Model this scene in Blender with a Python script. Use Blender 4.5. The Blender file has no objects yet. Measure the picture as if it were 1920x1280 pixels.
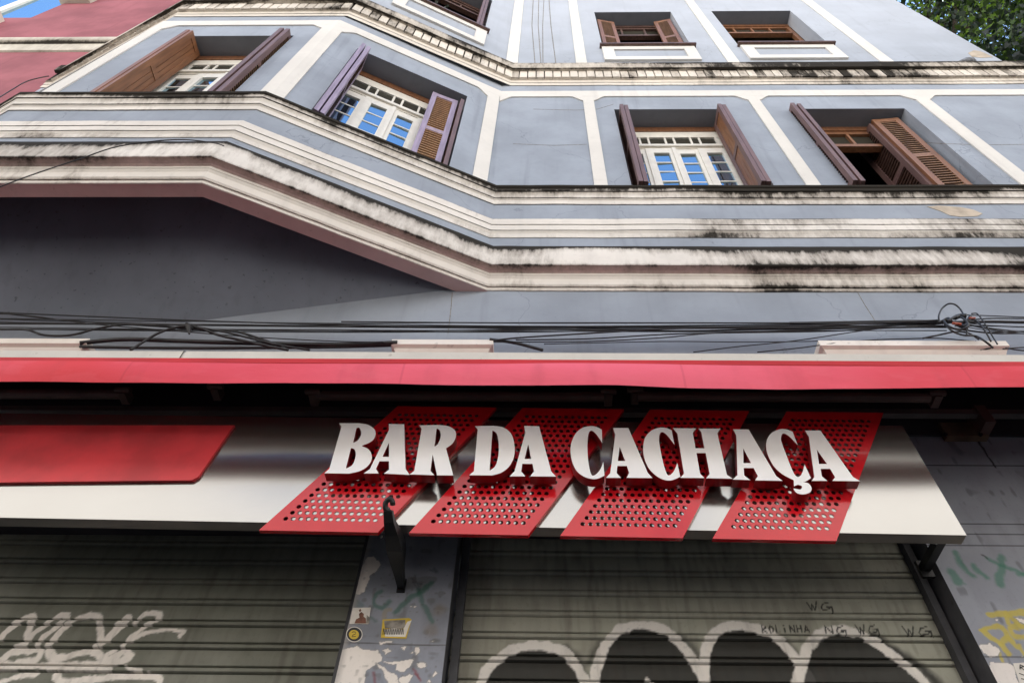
import bpy, bmesh, math, random
import numpy as np
from mathutils import Vector, Matrix
random.seed(7)
R = math.radians
scene = bpy.context.scene
COL = scene.collection

# ------------------------------------------------------------------ camera
F_, TH, RO, YA, CX, CY = 1331.8, R(52.70), R(1.50), R(-1.70), 992.5, 640.0
CAM = Vector((0, -3.0, 1.6))
fw = Vector((math.sin(YA)*math.cos(TH), math.cos(YA)*math.cos(TH), math.sin(TH)))
r0 = Vector((math.cos(YA), -math.sin(YA), 0))
u0 = r0.cross(fw)
cr = math.cos(RO)*r0 + math.sin(RO)*u0
cu = -math.sin(RO)*r0 + math.cos(RO)*u0
cam = bpy.data.cameras.new('camera')
camo = bpy.data.objects.new('camera', cam); COL.objects.link(camo)
camo.matrix_world = Matrix(((cr.x, cu.x, -fw.x, CAM.x), (cr.y, cu.y, -fw.y, CAM.y), (cr.z, cu.z, -fw.z, CAM.z), (0, 0, 0, 1)))
cam.sensor_fit = 'HORIZONTAL'; cam.sensor_width = 36
cam.lens = F_/1920*36; cam.shift_x = -(CX-960)/1920
cam.clip_start = 0.05; cam.clip_end = 2000
scene.camera = camo

def U(px, py, y=0.0):
    """real-world point on the vertical plane at depth y that a measured photo point belongs to"""
    px, py = float(px), float(py)
    d = (px-CX)/F_*cr + (CY-py)/F_*cu + fw
    return CAM + d*((y-CAM.y)/d.y)
def UXZ(pts, y):
    return [(q.x, q.z) for q in (U(a, b, y) for a, b in pts)]
def zv(v, y=0.0, px=1300):
    return U(px, v, y).z

# ------------------------------------------------------------------ materials
class NT:
    def __init__(s, name):
        s.m = bpy.data.materials.new(name); s.m.use_nodes = True
        s.t = s.m.node_tree; s.t.nodes.clear()
        s.out = s.t.nodes.new('ShaderNodeOutputMaterial')
    def n(s, typ, ins=None, **props):
        nd = s.t.nodes.new('ShaderNode'+typ)
        for k, v in props.items(): setattr(nd, k, v)
        for k, v in (ins or {}).items(): s.set(nd.inputs[k], v)
        return nd
    def set(s, sock, v):
        if isinstance(v, bpy.types.NodeSocket): s.t.links.new(v, sock)
        elif isinstance(v, bpy.types.Node): s.t.links.new(v.outputs[0], sock)
        else:
            if sock.type == 'RGBA' and len(v) == 3: v = (*v, 1)
            sock.default_value = v
    def math(s, op, a, b=0.0, clamp=False):
        return s.n('Math', {0: a, 1: b}, operation=op, use_clamp=clamp).outputs[0]
    def ramp(s, fac, lo, hi):
        return s.n('MapRange', {'Value': fac, 'From Min': lo, 'From Max': hi}, interpolation_type='SMOOTHSTEP').outputs[0]
    def mix(s, fac, a, b, mode='MIX'):
        nd = s.n('Mix', data_type='RGBA', blend_type=mode)
        s.set(nd.inputs[0], fac); s.set(nd.inputs[6], a); s.set(nd.inputs[7], b)
        return nd.outputs[2]
    def noise(s, scale, detail=6, sc=(1, 1, 1), rough=.55, off=(0, 0, 0)):
        tc = s.n('TexCoord')
        mp = s.n('Mapping', {'Vector': tc.outputs['Object'], 'Scale': sc, 'Location': off})
        return s.n('TexNoise', {'Vector': mp.outputs[0], 'Scale': scale, 'Detail': detail, 'Roughness': rough}).outputs['Fac']
    def bsdf(s, **kw):
        b = s.n('BsdfPrincipled')
        for k, v in kw.items(): s.set(b.inputs[k.replace('_', ' ')], v)
        s.t.links.new(b.outputs[0], s.out.inputs[0])
        return b
    def bump(s, h, strength=.3, dist=.01):
        return s.n('Bump', {'Height': h, 'Strength': strength, 'Distance': dist}).outputs[0]

def weathered(name, col, rough=.8, var=.10, scale=1.3, streak=.0, grime=False, speck=.0, bump=.15, dark=(.026, .022, .018), crack=False, gk=1.0, spec=.12, lighten=0.0):
    t = NT(name)
    n1 = t.noise(scale, 5)
    c = t.mix(t.ramp(n1, .3, .7), tuple(x*(1-var) for x in col), tuple(min(1, x*(1+var)) for x in col))
    nf = t.noise(scale*9, 8)
    c = t.mix(t.math('MULTIPLY', t.ramp(nf, .5, .75), .12), c, tuple(x*.6 for x in col))
    if streak:
        st = t.noise(3.2, 6, (2.6, 2.6, .16))
        c = t.mix(t.math('MULTIPLY', t.ramp(st, .52, .78), streak), c, tuple(x*.45 for x in col))
    if speck:
        sp = t.noise(26, 3)
        c = t.mix(t.math('MULTIPLY', t.ramp(sp, .66, .72), speck), c, dark)
    if crack:
        tc = t.n('TexCoord')
        ds = t.n('TexNoise', {'Vector': tc.outputs['Object'], 'Scale': 1.7, 'Detail': 5})
        av = t.n('VectorMath', {0: tc.outputs['Object'], 1: ds.outputs['Color']}, operation='ADD')
        vo = t.n('TexVoronoi', {'Vector': av.outputs[0], 'Scale': .33}, feature='DISTANCE_TO_EDGE')
        line = t.ramp(vo.outputs['Distance'], .0022, .0006)
        c = t.mix(t.math('MULTIPLY', line, .35), c, tuple(x*.35 for x in col))
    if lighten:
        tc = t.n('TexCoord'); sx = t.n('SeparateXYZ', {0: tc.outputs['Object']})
        c = t.mix(t.math('MULTIPLY', t.ramp(sx.outputs[2], 9.5, 15.5), lighten), c, (.74, .76, .80))  # upper storeys paler, their open-sky brightness put into the colour
        c = t.mix(t.math('MULTIPLY', t.ramp(sx.outputs[2], 7.6, 6.2), .15), c, (.16, .168, .19))  # lower wall darker, its dimmer light put into the colour
    if grime:
        at = t.n('Attribute', attribute_name='grime').outputs['Fac']
        big = t.noise(.55, 3, (1, 1, 1.6), off=(3, 1, 0))
        med = t.noise(2.2, 8, (1.8, 1.8, .55), .68)
        fine = t.noise(14, 6, (1.6, 1.6, .5), .7)
        v = t.math('ADD', at, t.math('MULTIPLY', t.math('SUBTRACT', big, .5), 2.0*gk))
        v = t.math('ADD', v, t.math('MULTIPLY', t.math('SUBTRACT', med, .5), 1.15*gk))
        v = t.math('ADD', v, t.math('MULTIPLY', t.math('SUBTRACT', fine, .5), .75*gk))
        tcx = t.n('TexCoord'); sx = t.n('SeparateXYZ', {0: tcx.outputs['Object']})
        v = t.math('ADD', v, t.math('MULTIPLY', t.ramp(sx.outputs[0], .3, 1.9), .27*gk))
        v = t.math('ADD', v, .0)
        c = t.mix(t.math('MULTIPLY', t.ramp(v, .12, .58), .60), c, (.23, .195, .16))
        c = t.mix(t.math('MULTIPLY', t.ramp(v, .47, .76), .95), c, (.016, .014, .011))
    bm_ = t.math('ADD', nf, t.math('MULTIPLY', n1, 2.0))
    t.bsdf(Base_Color=c, Roughness=rough, Normal=t.bump(bm_, bump, .006), Specular_IOR_Level=spec)
    return t.m

def painted(name, rough=.6, metallic=0.0, streak=False, spec=.3):
    """surface colour carried by the mesh attribute 'paint' plus fine procedural dirt"""
    t = NT(name)
    at = t.n('Attribute', attribute_name='paint')
    nf = t.noise(9, 8, (1, 1, .35))
    c = t.mix(t.math('MULTIPLY', t.ramp(nf, .45, .75), .20), at.outputs['Color'], (.05, .047, .04), 'MIX')
    n2 = t.noise(55, 4)
    c = t.mix(t.math('MULTIPLY', t.ramp(n2, .55, .8), .18), c, (.03, .03, .03))
    if streak:
        st = t.noise(11, 7, (1.5, 1.5, .12))
        c = t.mix(t.math('MULTIPLY', t.ramp(st, .5, .8), .35), c, (.05, .035, .025))
    rr = t.n('MapRange', {'Value': nf, 'To Min': rough-.12, 'To Max': rough+.15}).outputs[0]
    t.bsdf(Base_Color=c, Roughness=rr, Metallic=metallic, Normal=t.bump(n2, .15, .003), Specular_IOR_Level=spec)
    return t.m

def simple(name, col, rough=.5, metallic=0.0, var=.08, scale=6, spec=.5, coat=0.0, bump=.05, grain=None):
    t = NT(name)
    nz = t.noise(scale, 6, grain or (1, 1, 1))
    c = t.mix(t.ramp(nz, .3, .7), tuple(x*(1-var) for x in col), tuple(min(1, x*(1+var)) for x in col))
    t.bsdf(Base_Color=c, Roughness=rough, Metallic=metallic, Normal=t.bump(nz, bump, .004), Specular_IOR_Level=spec, Coat_Weight=coat)
    return t.m

M = {}
BLUE = (.315, .350, .405)
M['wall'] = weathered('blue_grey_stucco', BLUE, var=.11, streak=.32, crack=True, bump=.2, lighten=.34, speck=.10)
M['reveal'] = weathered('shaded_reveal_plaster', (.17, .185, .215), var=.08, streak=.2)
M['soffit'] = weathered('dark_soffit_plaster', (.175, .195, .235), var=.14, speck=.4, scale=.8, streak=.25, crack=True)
M['white'] = weathered('white_trim_paint', (.70, .675, .63), var=.05, streak=.16, speck=.06)
M['cornice'] = weathered('stained_cornice_plaster', (.735, .695, .64), var=.08, streak=.15, grime=True, speck=.08, spec=.03)
M['cornice_top'] = weathered('lichen_stained_cornice', (.72, .665, .585), var=.08, streak=.2, grime=True, speck=.12, spec=.03, gk=.8)
M['mauve'] = weathered('mauve_underside_plaster', (.60, .44, .42), var=.10, speck=.15, grime=True, gk=.75, streak=.15)
M['capital'] = weathered('cream_stone', (.78, .73, .67), var=.08, streak=.2, speck=.2)
M['pink'] = weathered('pink_stucco', (.30, .105, .12), var=.18, streak=.3, lighten=0)
M['pinktrim'] = weathered('pale_pink_cornice', (.62, .58, .50), var=.1, grime=True, gk=.5, streak=.3, spec=.03)
M['lintel_shade_band'] = weathered('shade_dark_lintel', (.06, .055, .06), var=.2)  # near-black base stands in for the deep shade under the awning
M['interior'] = simple('dim_interior', (.10, .085, .06), .9)
M['interior_dark'] = simple('dark_interior', (.02, .018, .016), .95)
M['shutter'] = painted('galvanised_shutter_paint', .45, 0.0, streak=True, spec=.25)
M['pillar'] = painted('peeling_pillar_paint', .8)
M['rail'] = weathered('dark_rail', (.085, .085, .092), rough=.5, var=.25, scale=5, speck=.3)
M['winwhite'] = simple('old_white_window_paint', (.76, .73, .655), .5, var=.06, scale=9)
M['brown'] = simple('brown_varnished_wood', (.22, .095, .042), .5, var=.2, scale=9, grain=(3, 3, .3))
M['tan'] = simple('tan_faded_wood', (.37, .225, .13), .6, var=.18, scale=9, grain=(3, 3, .3))
M['paletan'] = simple('sun_bleached_wood', (.50, .32, .18), .65, var=.18, scale=9, grain=(3, 3, .3))
M['mauvewood'] = simple('faded_mauve_paint', (.15, .085, .078), .55, var=.2, scale=10, grain=(3, 3, .3))
M['lilacwood'] = simple('lilac_paint', (.30, .24, .33), .55, var=.2, scale=10, grain=(3, 3, .3))
M['darkbrown'] = simple('dark_brown_wood', (.10, .052, .04), .55, var=.3, scale=10, grain=(3, 3, .3))
M['iron'] = simple('black_iron', (.012, .012, .013), .45, .3, var=.3)
M['rubber'] = simple('black_cable_sheath', (.012, .012, .014), .55, var=.3)
M['rust'] = simple('rusty_red_plastic', (.35, .07, .03), .6)
M['redpanel'] = simple('glossy_red_panel', (.62, .010, .018), .2, var=.05, coat=.2, bump=.0, spec=.3)
M['redside'] = simple('red_letter_side', (.28, .010, .016), .3, var=.05)
M['letter'] = simple('white_acrylic', (.84, .825, .815), .28, var=.02, coat=.15, bump=.0)
M['redplaque'] = simple('faded_red_plaque', (.62, .035, .045), .45, var=.2, scale=3)
M['fabric'] = None
M['greybar'] = simple('grey_aluminium', (.22, .20, .19), .45, .6)
M['redbar'] = simple('dull_red_brown_bar', (.13, .075, .065), .5, var=.15)
M['redhem'] = simple('darker_red_hem', (.55, .032, .04), .6, spec=.2, var=.12, scale=2)
M['wood'] = simple('rough_timber', (.13, .08, .05), .8, var=.4)
M['cassette'] = weathered('cream_awning_cassette', (.62, .585, .52), rough=.6, var=.05, scale=2.5, streak=.15, speck=.35, dark=(.25, .21, .16))
M['bird'] = simple('dark_plumage', (.03, .03, .035), .7, var=.4, scale=30)
M['birdgrey'] = simple('grey_plumage', (.16, .17, .19), .7, var=.4, scale=30)
M['paper'] = simple('aged_paper', (.70, .66, .60), .8, var=.1, scale=14)
M['yellow'] = simple('yellow_print', (.62, .44, .05), .7, var=.2)
M['ink'] = simple('black_print', (.03, .03, .035), .7)
M['inkgrey'] = simple('grey_print', (.25, .23, .20), .8, var=.4, scale=30)
M['inkbrown'] = simple('brown_print', (.19, .085, .055), .8, var=.3, scale=30)
M['bluewin'] = None

t = NT('awning_fabric')
fn = t.noise(2.2, 4, (1, 1, 2.5)); fn2 = t.noise(1.1, 2, off=(5, 2, 1))
tcf = t.n('TexCoord'); sxf = t.n('SeparateXYZ', {0: tcf.outputs['Object']})
mid = t.math('MULTIPLY', t.ramp(sxf.outputs[0], -2.0, -.2), t.ramp(sxf.outputs[0], 2.2, .6))
c = t.mix(t.ramp(fn2, .35, .65), (.67, .050, .060), (.73, .075, .105))
c = t.mix(t.math('MULTIPLY', mid, .7), c, (.87, .17, .24))
fw_ = t.n('TexNoise', {'Vector': t.n('Mapping', {'Vector': tcf.outputs['Object'], 'Scale': (2.2, 1, 5), 'Rotation': (0, .9, 0)}).outputs[0], 'Scale': 2.4, 'Detail': 3}).outputs['Fac']
c = t.mix(t.math('MULTIPLY', t.ramp(fw_, .54, .64), .08), c, (.85, .22, .26))
c = t.mix(t.math('MULTIPLY', t.ramp(fn, .55, .8), .25), c, (.72, .14, .15))
sm_ = t.math('ABSOLUTE', t.math('SUBTRACT', t.math('FRACT', t.math('MULTIPLY', sxf.outputs[0], .71)), .5))
c = t.mix(t.math('MULTIPLY', t.ramp(sm_, .006, .002), .16), c, (.30, .02, .03))
dn = t.noise(5, 6, (1, 1, .25), off=(2, 0, 0))
c = t.mix(t.math('MULTIPLY', t.ramp(dn, .5, .8), .22), c, (.30, .05, .06))
t.bsdf(Base_Color=c, Roughness=.6, Normal=t.bump(t.math('ADD', fn, fw_), .14, .02), Specular_IOR_Level=.15)
M['fabric'] = t.m

t = NT('brushed_metal')
bn = t.noise(40, 3, (.25, 1, 9)); b2 = t.noise(1.6, 3)
c = t.mix(b2, (.31, .30, .28), (.35, .34, .32))
rr = t.n('MapRange', {'Value': bn, 'To Min': .15, 'To Max': .23}).outputs[0]
t.bsdf(Base_Color=c, Metallic=.9, Roughness=rr)
M['metal'] = t.m

def glass(name, tint=(.010, .012, .016), k=.58):
    t = NT(name)
    wv = t.noise(1.2, 1)
    d = t.n('BsdfDiffuse', {'Color': tint})
    g = t.n('BsdfGlossy', {'Color': (.62, .86, 1.0), 'Roughness': .02, 'Normal': t.bump(wv, .05, .02)})
    mx = t.n('MixShader', {0: k, 1: d.outputs[0], 2: g.outputs[0]})
    t.t.links.new(mx.outputs[0], t.out.inputs[0])
    return t.m
M['glass'] = glass('reflecting_window_glass')
M['glassdim'] = glass('dim_window_glass', (.05, .045, .035), .12)

# ------------------------------------------------------------------ mesh helpers
def label(o, lab=None, cat=None, group=None, kind=None):
    if lab: o['label'] = lab
    if cat: o['category'] = cat
    if group: o['group'] = group
    if kind: o['kind'] = kind
    return o
BASE = {}
def empty(name, loc, lab, cat, group=None):
    o = bpy.data.objects.new(name, None); COL.objects.link(o)
    o.location = loc; o.empty_display_size = .2
    BASE[o] = Vector(loc)
    return label(o, lab, cat, group)
class MB:
    def __init__(s): s.v = []; s.f = []; s.m = []; s.g = []
    def vert(s, p, g=0.0): s.v.append(tuple(p)); s.g.append(g); return len(s.v)-1
    def face(s, pts, m=0, g=0.0):
        gs = g if isinstance(g, (list, tuple)) else [g]*len(pts)
        s.f.append([s.vert(p, q) for p, q in zip(pts, gs)]); s.m.append(m)
    def hexa(s, P, m=0, g=0.0):
        """P: 8 points, 0-3 one end, 4-7 other end"""
        i = [s.vert(p, g) for p in P]
        for q in ((0, 1, 2, 3), (7, 6, 5, 4), (0, 4, 5, 1), (1, 5, 6, 2), (2, 6, 7, 3), (3, 7, 4, 0)):
            s.f.append([i[k] for k in q]); s.m.append(m)
    def box(s, fr, s0, s1, d0, d1, z0, z1, m=0, g=0.0):
        s.hexa([fr(s0, d0, z0), fr(s1, d0, z0), fr(s1, d0, z1), fr(s0, d0, z1), fr(s0, d1, z0), fr(s1, d1, z0), fr(s1, d1, z1), fr(s0, d1, z1)], m, g)
    def prism(s, fr, pts, d0, d1, m=0, mside=None):
        a = [s.vert(fr(x, d0, z)) for x, z in pts]; b = [s.vert(fr(x, d1, z)) for x, z in pts]
        s.f.append(a[::-1]); s.m.append(m); s.f.append(b); s.m.append(m)
        n = len(pts)
        for i in range(n):
            j = (i+1) % n
            s.f.append([a[i], a[j], b[j], b[i]]); s.m.append(m if mside is None else mside)
    def tube(s, pts, r, n=6, m=0, cap=True):
        pts = [Vector(p) for p in pts]
        rings = []
        up = Vector((0, 0, 1))
        for i, p in enumerate(pts):
            a = pts[max(0, i-1)]; b = pts[min(len(pts)-1, i+1)]
            d = (b-a).normalized()
            x = d.cross(up)
            if x.length < .05: x = d.cross(Vector((0, 1, 0)))
            x.normalize(); y = d.cross(x)
            rr = r[i] if isinstance(r, (list, tuple)) else r
            rings.append([s.vert(p + rr*(math.cos(2*math.pi*k/n)*x + math.sin(2*math.pi*k/n)*y)) for k in range(n)])
        for a, b in zip(rings, rings[1:]):
            for k in range(n):
                s.f.append([a[k], a[(k+1) % n], b[(k+1) % n], b[k]]); s.m.append(m)
        if cap:
            s.f.append(rings[0][::-1]); s.m.append(m); s.f.append(rings[-1]); s.m.append(m)
    def build(s, name, mats, parent=None, smooth=False, recalc=True):
        off = Vector((0, 0, 0))
        if parent is not None:
            q = parent
            while q.parent is not None: q = q.parent
            off = BASE.get(q, Vector((0, 0, 0)))
        me = bpy.data.meshes.new(name)
        me.from_pydata([(x-off.x, y-off.y, z-off.z) for x, y, z in s.v], [], s.f)
        for mt in (mats if isinstance(mats, (list, tuple)) else [mats]): me.materials.append(mt)
        me.polygons.foreach_set('material_index', s.m)
        if any(s.g):
            at = me.attributes.new('grime', 'FLOAT', 'POINT'); at.data.foreach_set('value', s.g)
        if recalc:
            bm = bmesh.new(); bm.from_mesh(me)
            bmesh.ops.recalc_face_normals(bm, faces=bm.faces); bm.to_mesh(me); bm.free()
        if smooth: me.shade_smooth()
        o = bpy.data.objects.new(name, me); COL.objects.link(o)
        if parent is not None: o.parent = parent
        return o

def frame(ox, oy, ang=0.0):
    c_, s_ = math.cos(ang), math.sin(ang)
    def f(s, d, z): return Vector((ox + s*c_ + d*s_, oy + s*s_ - d*c_, z))
    return f
def mitre(path, e):
    out = []
    for i in range(len(path)):
        ns = []
        for a, b in ((i-1, i), (i, i+1)):
            if a >= 0 and b < len(path):
                d = (Vector(path[b])-Vector(path[a])).normalized(); ns.append(Vector((d.y, -d.x)))
        if len(ns) == 2: m_ = (ns[0]+ns[1])/(1+ns[0].dot(ns[1]))
        else: m_ = ns[0]
        out.append(Vector(path[i]) + m_*e)
    return out
def sweep(mb, path, prof, m=0, jit=0.0):
    """prof: list of (offset, z, grime[, material]) bottom to top; jit = hand-run unevenness in metres"""
    if jit:
        q = []
        for a, b in zip(path, path[1:]):
            n = max(1, int(math.dist(a, b)/.16))
            q += [(a[0]+(b[0]-a[0])*k/n, a[1]+(b[1]-a[1])*k/n) for k in range(n)]
        path = q+[path[-1]]
    rj = random.Random(len(prof)*7+int(prof[0][1]*10))
    sag = [0.0]
    for k in range(len(path)): sag.append(sag[-1]*.8+rj.uniform(-1, 1)*jit)
    cols = [mitre(path, p[0]) for p in prof]
    zz = [[p[1]+sag[i]+rj.uniform(-.35, .35)*jit for i in range(len(path))] for p in prof]
    for j in range(len(prof)-1):
        mm = prof[j][3] if len(prof[j]) > 3 else m
        for i in range(len(path)-1):
            a, b = cols[j][i], cols[j][i+1]; c_, d_ = cols[j+1][i+1], cols[j+1][i]
            mb.face([(a.x, a.y, zz[j][i]), (b.x, b.y, zz[j][i+1]), (c_.x, c_.y, zz[j+1][i+1]), (d_.x, d_.y, zz[j+1][i])], mm, [prof[j][2], prof[j][2], prof[j+1][2], prof[j+1][2]])
def wall_holes(mb, fr, s0, s1, z0, z1, holes, depth, m=0, mr=1):
    ss = sorted({s0, s1, *[h[0] for h in holes], *[h[1] for h in holes]})
    zz = sorted({z0, z1, *[h[2] for h in holes], *[h[3] for h in holes]})
    for i in range(len(ss)-1):
        for j in range(len(zz)-1):
            a, b, c_, d_ = ss[i], ss[i+1], zz[j], zz[j+1]
            if any(h[0] <= a and b <= h[1] and h[2] <= c_ and d_ <= h[3] for h in holes): continue
            mb.face([fr(a, 0, c_), fr(b, 0, c_), fr(b, 0, d_), fr(a, 0, d_)], m)
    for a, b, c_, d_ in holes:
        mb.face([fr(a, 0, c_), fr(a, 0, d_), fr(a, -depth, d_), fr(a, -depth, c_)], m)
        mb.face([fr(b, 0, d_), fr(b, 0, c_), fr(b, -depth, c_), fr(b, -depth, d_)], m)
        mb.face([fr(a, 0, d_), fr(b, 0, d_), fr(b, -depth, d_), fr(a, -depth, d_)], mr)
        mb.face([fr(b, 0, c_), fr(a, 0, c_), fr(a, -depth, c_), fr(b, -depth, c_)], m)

ANG = R(23.9)
PJ = .868
def pathset(c1, c2, c3, c4, left=-6.72, right=8.4, p=None):
    p = PJ if p is None else p
    return [(left, 0), (c4, 0), (c3, -p), (c2, -p), (c1, 0), (right, 0)]
PM = pathset(-.425, -2.375, -4.50, -6.50, p=.893)
PM2 = pathset(-.455, -2.465, -4.63, -6.60, p=.897)
PU = pathset(-.54, -2.48, -4.66, -6.62)
PC = pathset(-.43, -2.45, -4.64, -6.62)
FR0 = frame(0, 0)
FRB = frame(PU[3][0], -PJ)       # bay front, s measured from its right corner (negative to the left)
LCH = math.hypot(PU[4][0]-PU[3][0], PJ)
ANGC = math.atan2(PJ, PU[4][0]-PU[3][0])
FRC = frame(PU[4][0], 0, ANGC)   # right chamfer, s negative to the left
FRL = frame(PU[2][0], -PJ, -math.atan2(PJ, PU[2][0]-PU[1][0]))
fb = lambda X: X-PU[3][0]        # world X -> s on bay front

# ================================================================== facade building
B = empty('corner_building', (0, 0, 0), 'blue-grey four-storey building with white trim, a projecting window bay and stained cornices', 'building')
ZT = 20.0
O3 = (.87, 2.25, 7.70, 10.20); O4 = (2.98, 4.37, 7.70, 10.20)
R1 = (.91, 2.26, 12.90, 15.17); R2 = (2.98, 4.37, 12.95, 15.20)
OB = (-1.77, -.405, 7.70, 10.20); RB = (-1.77, -.40, 13.22, 15.35)
OA = (fb(-4.08), fb(-2.87), 7.70, 10.20); RA = (fb(-4.08), fb(-2.87), 13.25, 15.35)
w = MB()
# lower wall (above the shop openings), moulding-course wall, first floor, second floor
w.face([(-8.2, 0, 4.02), (8.4, 0, 4.02), (8.4, 0, 6.5), (-8.2, 0, 6.5)], 0)
sweep(w, PM2, [(0, 6.5, 0), (0, 7.86, 0)])
ZA, ZB = 7.78, 11.75
wall_holes(w, FR0, PU[4][0], 8.4, ZA, ZB, [O3, O4], .225)
wall_holes(w, FRC, -LCH, 0, ZA, ZB, [OB], .225)
wall_holes(w, FRB, fb(PU[2][0]), 0, ZA, ZB, [OA], .225)
w.face([FRL(-LCH, 0, ZA), FRL(0, 0, ZA), FRL(0, 0, ZB), FRL(-LCH, 0, ZB)])
w.face([(-6.7, 0, ZA), (PU[1][0], 0, ZA), (PU[1][0], 0, ZB), (-6.7, 0, ZB)])
ZB2 = 11.70
wall_holes(w, FR0, PU[4][0], 6.52, ZB, ZT, [R1, R2], .225)
wall_holes(w, FRC, -LCH, 0, ZB, ZT, [RB], .225)
wall_holes(w, FRB, fb(PU[2][0]), 0, ZB, ZT, [RA], .225)
w.face([FRL(-LCH, 0, ZB), FRL(0, 0, ZB), FRL(0, 0, ZT), FRL(-LCH, 0, ZT)])
w.face([(-6.7, 0, ZB), (PU[1][0], 0, ZB), (PU[1][0], 0, ZT), (-6.7, 0, ZT)])
# right return of the upper storeys, lower return, roof slabs
w.face([(6.52, 0, ZB), (6.52, 9, ZB), (6.52, 9, ZT), (6.52, 0, ZT)])
w.face([(8.4, 0, 0), (8.4, 9, 0), (8.4, 9, ZB), (8.4, 0, ZB)])
w.face([(6.52, 0, ZB), (8.4, 0, ZB), (8.4, 9, ZB), (6.52, 9, ZB)])
w.face([(-7, 0, ZT), (6.52, 0, ZT), (6.52, 9, ZT), (-7, 9, ZT)])
w.face([(-7, 9, 0), (8.4, 9, 0), (8.4, 9, ZB), (-7, 9, ZB)])
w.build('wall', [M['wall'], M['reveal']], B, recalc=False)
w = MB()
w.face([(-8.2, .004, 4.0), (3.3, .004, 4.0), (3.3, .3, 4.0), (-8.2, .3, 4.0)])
w.box(FR0, -8.0, 8.0, .006, .022, 4.62, 5.25)  # dark band on the wall, painting in the awning's shade
w.build('lintel_shade_band', M['lintel_shade_band'], B)

# sloping underside of the bay
s_ = MB()
zi = 7.05
A0 = (-.69, .01, 6.19); A1 = (-2.37, -.79, zi); A2 = (-2.62, .02, 5.72)
L0 = (-6.25, .01, 6.19); L1 = (-4.50, -.79, zi); L2 = (-4.30, .02, 5.72)
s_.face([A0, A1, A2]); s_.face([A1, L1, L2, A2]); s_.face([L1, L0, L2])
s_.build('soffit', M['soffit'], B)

# ---- cornices
def P_(v, e, g, m=0): return (e, zv(v, -e), g, m)
mb = MB()
low = [P_(547, .002, .1), P_(545, .010, .2), P_(541, .015, .0), P_(539.5, .015, .35), P_(538, .026, .3), P_(534, .036, .1), P_(531, .038, .05), P_(524, .041, .0), P_(518, .053, .0), P_(516.5, .058, .1), P_(513.5, .060, .0), P_(513, .054, .35), P_(508, .070, .30)]
zs = low[-1][1]
sof = [(.120, zs+.003, .60), (.121, zv(494, -.121), .30)]
fas = [(.122, zv(484, -.122), .22), (.122, zv(476, -.122), .36), (.121, zv(469, -.121), .62), (.117, zv(464, -.117), 1.1), (.108, zv(462, -.108), 1.5), (-.06, zv(462, -.108)+.015, 1.4)]
prof = low + sof + fas
mb2 = []
for k, p in enumerate(prof):
    mm = 1 if 11 <= k <= 12 else 0
    mb2.append((p[0], p[1], p[2], mm))
sweep(mb, PM, mb2, jit=.0035)
# flat mauve strip under the bay
i_ = mitre(PM, .006); o_ = mitre(PM, -.10)
for a in (1, 2, 3):
    b = a+1
    mb.face([(i_[a].x, i_[a].y, low[0][1]+.003), (i_[b].x, i_[b].y, low[0][1]+.003), (o_[b].x, o_[b].y, low[0][1]+.003), (o_[a].x, o_[a].y, low[0][1]+.003)], 1)
    mb.face([(o_[b].x, o_[b].y, low[0][1]+.003), (o_[a].x, o_[a].y, low[0][1]+.003), (o_[a].x, o_[a].y, low[0][1]+.36), (o_[b].x, o_[b].y, low[0][1]+.36)], 2)
mb.build('ground_floor_cornice', [M['cornice'], M['mauve'], M['soffit']], B, recalc=False)

mb = MB()
tri = [P_(446, .002, .1), P_(445, .007, .40), P_(438, .013, .3), P_(432.5, .026, .0), P_(432, .019, .6), P_(431.2, .019, .6), P_(430.8, .030, .05), P_(421.8, .032, .0), P_(421.4, .024, .6), P_(420.6, .024, .6), P_(420.2, .036, .05), P_(411.2, .038, .12), P_(410, .034, .6), (-.01, zv(410, -.034)+.012, .6)]
sweep(mb, PM2, tri, jit=.003); mb.build('band_course', M['cornice'], B, recalc=False)

mb = MB()
sill = [P_(384, .002, .7), P_(382.5, .010, .1), P_(376, .016, .05), P_(372.5, .028, .15), P_(372.1, .022, .6), P_(371, .022, .8), P_(370.6, .032, .35), P_(366, .036, .3), P_(360, .050, .5), P_(359.6, .044, .9), P_(358.2, .044, .9), P_(357.8, .060, .6), P_(353, .064, .8), P_(350, .076, 1.1), P_(347, .080, 1.6), (.05, zv(347, -.080)+.02, 1.6), (-.35, zv(347, -.080)+.04, 1.3)]
sweep(mb, PM2, sill, jit=.004); mb.build('sill_cornice', M['cornice'], B, recalc=False)

mb = MB()
up = [P_(160, .002, .4), P_(159, .010, .1), P_(155, .016, .05), P_(154.7, .012, .45), P_(154.2, .012, .45), P_(153.9, .020, .1), P_(149.5, .028, .08), P_(147, .045, .2), P_(146.8, .040, .6), P_(133, .050, .8), P_(132, .070, .5), (.105, zv(132, -.070)+.004, .8), P_(126, .110, .50), P_(121, .118, .48), P_(117, .118, .65), (.10, zv(117, -.118)+.015, 1.0), (-.05, zv(117, -.118)+.05, .8)]
sweep(mb, PC, up, jit=.006); mb.build('upper_cornice', M['cornice_top'], B, recalc=False)
dz0, dz1 = zv(147, -.045)+.006, zv(133, -.042)-.01
mb = MB()
for a, b in zip(PC[1:-1], PC[2:]):
    d = Vector(b)-Vector(a); L = d.length; fr = frame(a[0], a[1], math.atan2(d.y, d.x))
    n = int(L/.1125)
    for k in range(n):
        s0 = (k+.5)*L/n-.049
        mb.box(fr, s0, s0+.098, .03, .066+random.uniform(-.004, .003), dz0+random.uniform(0, .012), dz1, g=random.choice([.1, .2, .3, .4, .5]))
mb.build('dentil_course', M['cornice_top'], B)

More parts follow.
